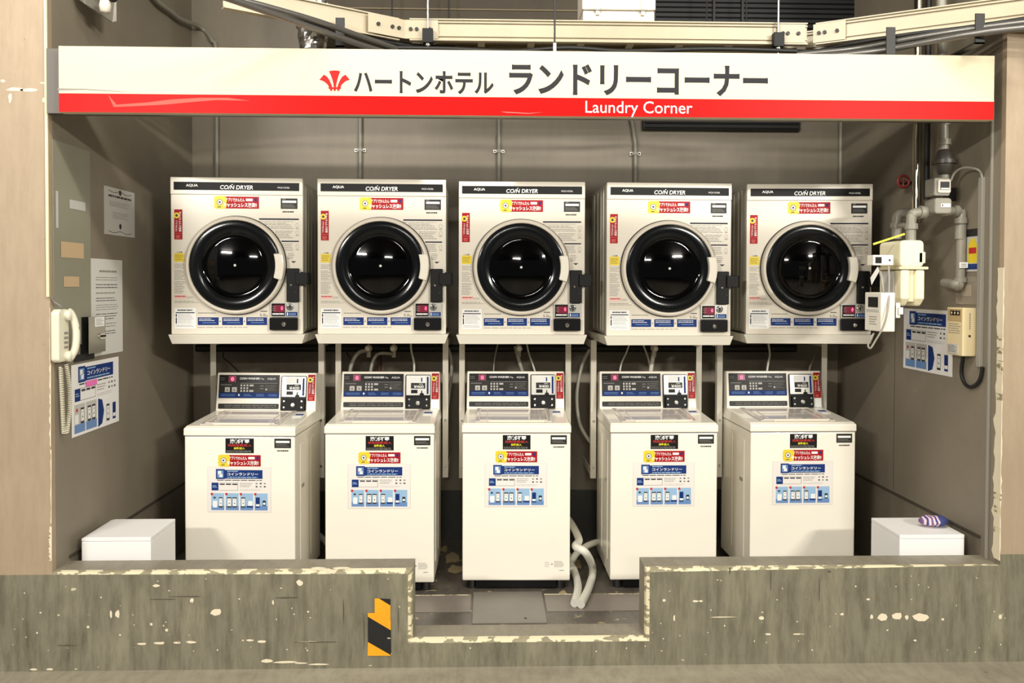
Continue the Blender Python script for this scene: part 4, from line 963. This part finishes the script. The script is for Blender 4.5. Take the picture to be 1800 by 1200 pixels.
# open recess + small steel door
X0 = .004; p = un(143, 622, X=X0); q = un(160, 556, X=X0)
t = thing('steel_flap', 'small bare steel door with a white label and lock beside the wall phone', 'door', (0, p.y, p.z)); hh = q.z-p.z
b = MB(); b.box(0, 0, 0, .012, .05, hh, M_BLKM); b.box(0, -.06, -.03, .004, .12, .0, M_DGREY); b.build('recess', t)
dr = un(150, 590, X=.03); wd_ = .17
Mf = frame((.03, .01, 0), (0, 1, 0), (1, 0, 0))
b = MB(Mf); b.box(0, -.003, .0, wd_*.9, .0, hh, mat('bare_steel_sheet', (168, 164, 150), .3, metal=.6)); fl = b.build('door_leaf', t)
b = MB(Mf); b.box(.055, -.0045, hh*.72, .14, -.003, hh*.98, M_TW); b.scrib(.06, hh*.75, .135, hh*.95, 4, -.005, M_TXT, 2, .3); b.build('label', fl)
b = MB(Mf); b.rrect(.085, hh*.36, .14, hh*.52, -.010, -.003, .012, M_CHROME); b.box(.095, -.016, hh*.42, .13, -.010, hh*.47, M_BLKM); b.build('latch', fl)
# wall phone
ph = un(120, 632, X=.0); pt = un(120, 542, X=.0); hp = pt.z-ph.z
ynear = un(97, 590, X=.02).y; yfar = un(136, 590, X=.04).y
t = thing('wall_phone', 'ivory wall telephone with a coiled cord at the edge of the left wall', 'telephone', (.0, ynear, ph.z)); wp = yfar-ynear
Mp = frame((0, 0, 0), (0, 1, 0), (1, 0, 0))
b = MB(Mp)
b.prism([(0, hp*.04), (0, hp*.95), (wp*.15, hp), (wp*.55, hp), (wp*.62, hp*.9), (wp*.62, hp*.06), (wp*.5, 0), (wp*.1, 0)], -.034, 0, M_PHONE); b.build('phone_base', t, bevel=.008, seg=3)
b = MB(Mp); R_ = []
for i in range(4):
    for j in range(3): b.box(wp*(.3+.08*j), -.036, hp*(.25+.09*i), wp*(.3+.08*j)+.007, -.033, hp*(.25+.09*i)+.01, M_TXT)
b.build('keypad', t)
b = MB(Mp); xc = wp*.56
prof = [(xc-.01, -.036, hp*.03), (xc, -.044, hp*.09), (xc+.008, -.056, hp*.25), (xc+.01, -.060, hp*.5), (xc+.008, -.056, hp*.72), (xc, -.046, hp*.9), (xc-.01, -.038, hp*.96)]
b.tube(prof, .0145, M_PHONE, 14, sub=5)
b.lathe([(.001, -.054), (.020, -.052), (.022, -.040), (.020, -.032)], (xc-.016, 0, hp*.1), M_PHONE, 20, 'y'); b.lathe([(.001, -.054), (.020, -.052), (.022, -.040), (.020, -.032)], (xc-.016, 0, hp*.88), M_PHONE, 20, 'y')
hs = b.build('handset', t)
b = MB(Mp); b.rect(xc+.002, hp*.62, xc+.02, hp*.66, -.0755, M_TXT); b.build('marking', hs)
# coil
zc = un(118, 766, X=.03).z-ph.z; ctr = []
def centre(s):
    # down one side and up other
    L_ = -zc
    if s < .5: u = s/.5; return Vector((wp*.30+.02*u, -.02, -.02-(L_-.03)*u))
    u = (s-.5)/.5; return Vector((wp*.46+.03*(math.sin(PI*u)), -.03, -(L_-.01)+(L_-.02)*u))
turns = 74; path = []
for i in range(turns*8+1):
    s = i/(turns*8); c = centre(s); a = 2*PI*i/8; path.append(tuple(c+Vector((.0075*math.cos(a), .0075*math.sin(a), 0))))
b = MB(Mp); b.tube(path, .0019, M_PHONE, 5); b.build('coiled_cord', t)
b = MB(Mp); q = un(84, 522, Y=-.004); b.tube([(0.006+wp*.3, -.02, hp*.98), (wp*.22, -.03, hp*1.05), (wp*.1, -.01, hp*1.14), (-ynear, -.004, q.z-ph.z)], .003, M_TXT, 6, sub=6); b.build('line_cord', t)

# ------------------------------------------------------------------ right wall: pipes and meters
def tr(px, py, X=None, Y=None): return un(px, py, X=X, Y=Y)
# polished pipe and dark pipe
p = un(1612, 300, Y=.62); b = MB(); b.tube([(p.x, .62, un(1612, 392, Y=.62).z), (p.x, .62, 3.45)], .022, M_STEEL, 20); tag(b.build('steel_pipe'), 'shiny polished steel pipe dropping behind the right end of the sign', 'pipe')
p = un(1629, 300, Y=.52); b = MB(); b.tube([(p.x, .52, un(1630, 350, Y=.52).z), (p.x, .52, 3.45)], .013, M_RUBBER, 16); tag(b.build('black_pipe'), 'black pipe right behind the shiny steel pipe', 'pipe')
# gas pipe run
YG = .27
g = lambda x, y, Y=YG: tuple(un(x, y, Y=Y))
t = thing('gas_pipework', 'grey galvanised gas pipes with elbows feeding the cream gas meter', 'pipe', g(1606, 420)); og = Vector(t.location)
def gp(l): return [tuple(un(x, y, Y=Y)-og) for x, y, Y in l]
def pp(l, r, name, sub=0, flare=()):
    b = MB(); b.tube(gp(l), r, M_GALV, 16, sub=sub)
    for x, y, Y, ax, rr, hl in flare:
        c = tuple(un(x, y, Y=Y)-og); b.lathe([(rr, -hl), (rr, hl)], c, M_GALV, 18, ax)
    return b.build(name, t)
pp([(1654, -40, YG), (1660, 316, YG)], .02, 'riser', 0, [(1660, 250, YG, 'z', .027, .012), (1660, 200, YG, 'z', .024, .05)])
b = MB(); c = tuple(un(1660, 285, Y=YG)-og); b.lathe([(.022, -.055), (.03, -.045), (.04, -.015), (.04, .015), (.03, .045), (.022, .055)], c, mat('dark_union', (62, 58, 52), .4), 18, 'z'); b.lathe([(.052, -.008), (.052, .008)], c, mat('dark_union', (62, 58, 52), .4), 12, 'z'); b.build('union', t)
pp([(1660, 372, YG), (1610, 374, YG), (1604, 378, YG), (1602, 385, YG), (1601, 425, YG)], .021, 'tube', 4, [(1622, 373, YG, 'x', .028, .014), (1602, 398, YG, 'z', .027, .012), (1601, 413, YG, 'z', .018, .02)])
pp([(1600, 374, YG+.15), (1582, 376, YG+.15), (1577, 384, YG+.15), (1576, 420, YG+.15)], .021, 'tube', 4, [(1576, 396, YG+.15, 'z', .027, .012)])
pp([(1660, 372, YG), (1678, 371, YG), (1687, 373, YG), (1690, 384, YG), (1688, 490, YG)], .020, 'tube', 4, [(1680, 371, YG, 'x', .026, .01), (1689, 388, YG, 'z', .026, .012), (1688, 408, YG, 'z', .022, .03)])
pp([(1688, 486, YG), (1688, 497, YG), (1680, 500, YG), (1672, 499, YG+.04), (1660, 497, YG+.09)], .021, 'tube', 4, [(1688, 492, YG, 'z', .027, .01), (1684, 500, YG, 'x', .026, .01)])
pp([(1602, 396, YG), (1576, 396, YG+.15)], .012, 'bridge_bar')
b = MB(); c = un(1688, 466, Y=YG)-og; b.box(c.x-.016, -.024, c.z-.012, c.x+.02, -.02, c.z+.012, M_TW); b.scrib(c.x-.01, c.z-.008, c.x+.014, c.z+.008, 2, -.0245, M_TXT); b.build('white_tag', t)
b = MB(); c0 = un(1672, 342, Y=YG+.1)-og; b.box(c0.x-.04, .09, c0.z-.03, W-og.x, .10, c0.z+.03, M_DGREY); b.build('wall_bracket', t)
# cut-off valve with counter window
q0 = un(1641, 376, Y=.21); q1 = un(1672, 312, Y=.21); w = q1.x-q0.x; h = q1.z-q0.z
t = thing('shutoff_valve', 'grey gas shutoff valve with a small window on the pipe run', 'valve', (q0.x, .21, q0.z))
b = MB(); b.rrect(0, 0, w, h*.44, -.01, .08, .014, M_GALV); b.build('valve_body', t, bevel=.006)
b = MB(); b.rrect(w*.02, h*.5, w*.95, h, -.0, .08, .008, M_GALV); b.build('head', t, bevel=.004)
b = MB(); b.rrect(w*.2, h*.58, w*.92, h*.94, -.008, .0, .006, M_OFF); b.box(w*.32, -.0095, h*.66, w*.84, -.0075, h*.88, M_DGREY); b.rect(w*.34, h*.67, w*.82, h*.71, -.010, M_TW); b.build('window', t)
b = MB(); b.box(w*.35, -.0125, h*.18, w*.9, -.0095, h*.28, M_TW); b.rect(w*.4, h*.2, w*.46, h*.26, -.013, M_TXTD); b.build('label', t)
# red handwheel
c = un(1588, 319, Y=.72); t = thing('red_valve', 'dark red valve handwheel left of the shiny steel pipe', 'valve', tuple(c))
b = MB(); n = 24; b.tube([(.028*math.cos(2*PI*i/n), 0, .028*math.sin(2*PI*i/n)) for i in range(n+1)], .007, M_VRED, 8); 
for k in range(4): b.tube([(0, 0, 0), (.026*math.cos(PI/2*k), 0, .026*math.sin(PI/2*k))], .005, M_VRED, 6)
b.build('handwheel', t); b = MB(); b.tube([(0, -.004, 0), (0, .04, 0), (0, .05, 0), (W-c.x, .05, 0)], .010, M_DGREY, 12); b.build('stem', t)
# gas meter: upper case, lower bellows case
YM0, YM1 = .20, .40
xa = un(1570, 480, Y=YM0).x
xl = un(1588, 440, Y=YM0).x-.012; xr_ = un(1626, 500, Y=YM0).x
zb_ = un(1600, 538, Y=YM0).z; zm_ = un(1600, 471, Y=YM0).z; zt_ = un(1600, 422, Y=YM0).z
t = thing('gas_meter', 'large cream gas meter hanging from the grey pipes beside the right dryer', 'gas meter', (xl, YM0, zb_)); wx = xr_-xl
b = MB(); b.rrect(0, zm_-zb_+.004, wx*.95, zt_-zb_-.0, .0, YM1-YM0, .018, M_CREAM); b.build('upper_case', t, bevel=.008, seg=3)
b = MB(); b.box(wx*.8, .02, zm_-zb_+.05, wx*1.0, .06, zt_-zb_-.015, M_CREAM); b.box(wx*.72, .0, zm_-zb_+.02, wx*1.02, .10, zm_-zb_+.07, M_CREAM); b.build('side_lug', t, bevel=.005)
b = MB(); b.box(-.006, -.006, zm_-zb_-.006, wx+.012, YM1-YM0+.006, zm_-zb_+.006, M_CREAM2); b.build('flange', t, bevel=.003)
for x0, x1 in ((.02, .38), (.62, .98)):
    b = MB(); hz = zm_-zb_
    b.add([(wx*x0, -.004, hz-.008), (wx*x1, -.004, hz-.008), (wx*x1, YM1-YM0, hz-.008), (wx*x0, YM1-YM0, hz-.008), (wx*x0, -.004, hz*.2), (wx*x1, -.004, hz*.2), (wx*x1, YM1-YM0, hz*.2), (wx*x0, YM1-YM0, hz*.2),
           (wx*(x0+.06), .02, 0), (wx*(x1-.06), .02, 0), (wx*(x1-.06), YM1-YM0-.03, 0), (wx*(x0+.06), YM1-YM0-.03, 0)],
          [(0, 3, 2, 1), (0, 1, 5, 4), (1, 2, 6, 5), (2, 3, 7, 6), (3, 0, 4, 7), (4, 5, 9, 8), (5, 6, 10, 9), (6, 7, 11, 10), (7, 4, 8, 11), (8, 9, 10, 11)], M_CREAM); b.build('bellows_case', t, bevel=.008, seg=3)
b = MB(); b.box(wx*.38, .015, .02, wx*.62, YM1-YM0-.01, zm_-zb_-.008, M_CREAM2); b.build('centre_web', t)
b = MB(); b.box(-.004, .05, .05, -.001, .17, .15, M_PAPG); b.scrib(0, 0, 0, 0, 1, 0, M_TXT) if False else None; b.build('face_plate', t)
# small reader unit
q0 = un(1535, 466, Y=.17); q1 = un(1571, 448, Y=.17)
t = thing('meter_reader', 'small white reader with a dark window clipped on the gas meter', 'meter', (q0.x, .17, q0.z)); w = q1.x-q0.x; h = q1.z-q0.z
b = MB(); b.box(0, 0, 0, w, .06, h, M_WHITE2); b.build('case', t, bevel=.003)
b = MB(); b.box(w*.1, -.002, h*.2, w*.4, 0, h*.8, M_BLACK); b.build('window', t)
b = MB(); b.lathe([(.004, -.003), (.004, 0)], (w*.8, 0, h*.5), M_TXTD, 12); b.build('button', t)
# yellow tag + paper tag
a = Vector(g(1535, 429, .17)); c = Vector(g(1590, 411, .21)); b = MB(); b.sweepbox(a, c, .004, .008, mat('tag_yellow', (226, 222, 90), .5)); tag(b.build('yellow_strip'), 'pale yellow plastic strip sticking out over the gas meter', 'strip')
t_ = [g(1544, 470, .30), g(1534, 500, .27), g(1530, 512, .27), g(1540, 492, .34)]
b = MB(); A4 = [Vector(v) for v in [g(1543, 468, .18), g(1530, 488, .16), g(1532, 501, .16), g(1546, 476, .18)]]; b.add([tuple(v) for v in A4]+[tuple(v+Vector((0, .001, 0))) for v in A4], [(0, 1, 2, 3), (7, 6, 5, 4), (0, 4, 5, 1), (1, 5, 6, 2), (2, 6, 7, 3), (3, 7, 4, 0)], M_PAPG); tag(b.build('paper_tag'), 'folded grey paper tag hanging below the small meter reader', 'tag')
a = g(1580, 540, .21); b = MB(); a = Vector(a); b.box(a.x-.012, .210, a.z-.045, a.x+.006, .214, a.z+.02, M_PAPER); b.box(a.x-.004, .204, a.z-.03, a.x+.016, .208, a.z+.0, M_PAPER); tag(b.build('paper_tag'), 'white paper tag hanging from the bottom of the gas meter', 'tag')
# monitor with display facing left-forward
q0 = un(1548, 583, Y=.11); q1 = un(1574, 514, Y=.11); qf = un(1520, 549, X=q0.x); dep = max(.08, qf.y-.11)
t = thing('gas_monitor', 'white box with a small dark display hanging below the gas meter', 'monitor', (q0.x, .11, q0.z)); w = q1.x-q0.x; h = q1.z-q0.z
dep = min(dep, .16)
b = MB(); b.box(0, 0, 0, w, dep, h, M_WHITE2); b.build('case', t, bevel=.004)
Mm = frame((0, dep, 0), (0, -1, 0), (-1, 0, 0))
b = MB(Mm); b.box(dep*.25, -.003, h*.62, dep*.82, 0, h*.88, M_BLACK); b.build('display', t)
b = MB(Mm); b.box(dep*.12, -.002, h*.5, dep*.9, 0, h*.56, M_PAPG); b.build('label', t); b = MB(Mm); b.scrib(dep*.3, h*.15, dep*.8, h*.4, 4, -.001, M_TXT, 3, .3); b.build('small_print', t)
b = MB(); b.tube([(w*.5, .04, h), (w*.5, .06, h+.06), (w*.6, .10, h+.10)], .006, M_GREYP, 8, sub=4); b.build('bracket', t)
pipe('signal_cable', [g(1562, 468, .16), g(1563, 500, .13), g(1560, 545, .095), (g(1552, 575, .095)), g(1538, 600, .11), g(1530, 612, .12), g(1526, 606, .14), g(1532, 592, .15), g(1536, 586, .16)], .004, M_GREYP, 'thin grey cable looping in front of the white gas monitor', 'cable')
# beige gas sensor on right wall
yn = un(1713, 585, X=W).y; XF = W-.06; yn2 = un(1692, 585, X=XF).y; yf = un(1664, 585, X=XF).y; zt2 = un(1690, 541, X=XF).z; zb2 = un(1690, 626, X=XF).z
t = thing('gas_sensor', 'beige gas alarm box on the right wall over the blue poster', 'alarm', (W, yn2, zb2)); h = zt2-zb2; dpt = yf-yn2
b = MB(); b.box(-.06, 0, 0, 0, dpt, h, M_TAN); b.build('case', t, bevel=.004)
Mg = frame((-.06, dpt, 0), (0, -1, 0), (-1, 0, 0))
b = MB(Mg); b.box(dpt*.08, -.002, h*.72, dpt*.95, 0, h*.97, M_TANL); b.box(dpt*.25, -.003, h*.84, dpt*.85, -.002, h*.94, M_BLKM)
for k in range(3): b.disc(dpt*(.35+.2*k), h*.89, .006, -.0035, M_TAN, 10)
b.build('window', t)
b = MB(Mg); b.box(dpt*.1, -.002, h*.03, dpt*.75, 0, h*.24, M_PAPG); b.scrib(dpt*.12, h*.06, dpt*.7, h*.22, 5, -.0025, M_TXTD, 2, .3); b.build('label', t); b = MB(Mg); b.scrib(dpt*.12, h*.45, dpt*.9, h*.68, 5, -.001, M_TXT, 5, .3); b.build('label', t)
b = MB(); b.lathe([(.005, -.002), (.005, 0)], (-.03, 0, h*.42), M_DGREY, 12); b.scrib(-.032, h*.55, -.026, h*.9, 8, -.0008, M_TXT, 4, .6, 0); b.build('button', t)
# duct on right wall
yd = un(1727, 480, X=W).y; zt3 = un(1727, 312, X=W).z; zb3 = un(1727, 645, X=W).z
b = MB(); b.box(W-.016, yd-.014, zb3, W, yd+.014, zt3, mat('grey_duct', (150, 146, 136), .45)); tag(b.build('cable_duct', bevel=.002), 'grey cable duct on the right wall leading down to the beige alarm', 'cable duct')
b = MB(); yq = un(1742, 480, X=W).y; b.box(W-.010, yq-.010, CT, W, yq+.002, 2.3, mat('grey_duct', (150, 146, 136), .45)); tag(b.build('corner_strip', bevel=.002), 'long thin grey strip down the front edge of the right wall', 'strip')
Xd = W-.012
def rw(x, y, X=Xd): return tuple(un(x, y, X=X))
pipe('signal_cable', [g(1671, 318, .25), g(1678, 304, .24), g(1692, 295, .21), rw(1712, 296, W-.03), rw(1723, 302), rw(1727, 314)], .005, M_GREYP, 'grey cable arching from the shutoff valve to the wall duct', 'cable')
pipe('black_cable', [rw(1727, 645), rw(1722, 668), rw(1708, 680), rw(1696, 674), rw(1690, 655), tuple(Vector((W-.02, yn2+dpt*.5, zb2)))], .008, M_RUBBER, 'black cable looping from the wall duct up into the beige alarm', 'cable')
# product sticker and clear sleeve
def dr5(b, w, h):
    b.box(0, -.001, 0, w, .001, h, M_PAPG); b.rect(w*.0, h*.82, w, h, -.0014, M_DGREY)
    b.poly([(w*.15, h*.2), (w*.85, h*.2), (w*.85, h*.62), (w*.6, h*.78), (w*.4, h*.78), (w*.15, h*.62)], -.0014, M_YEL); b.rect(w*.2, h*.42, w*.8, h*.56, -.0018, M_TR)
    b.rect(w*.05, h*.05, w*.95, h*.18, -.0014, M_BLUE)
sheet('notice', [(1699, 402), (1721, 402), (1721, 478), (1700, 476)], 1, 'small notice with a yellow and red bottle picture on the right wall', 'notice', dr5, M_PAPG)
def dr6(b, w, h): b.box(0, -.002, 0, w, .001, h, mat('clouded_plastic', (150, 140, 124), .2, coat=.6)); b.rect(w*.1, h*.8, w*.9, h*.82, -.0025, M_TXT); b.box(w*.3, -.004, h*.3, w*.7, -.002, h*.7, mat('clouded_plastic2', (170, 158, 142), .2))
sheet('plastic_sleeve', [(1680, 485), (1720, 487), (1718, 538), (1682, 532)], 1, 'clouded plastic document sleeve on the right wall above the beige alarm', 'sleeve', dr6, M_PAPG)
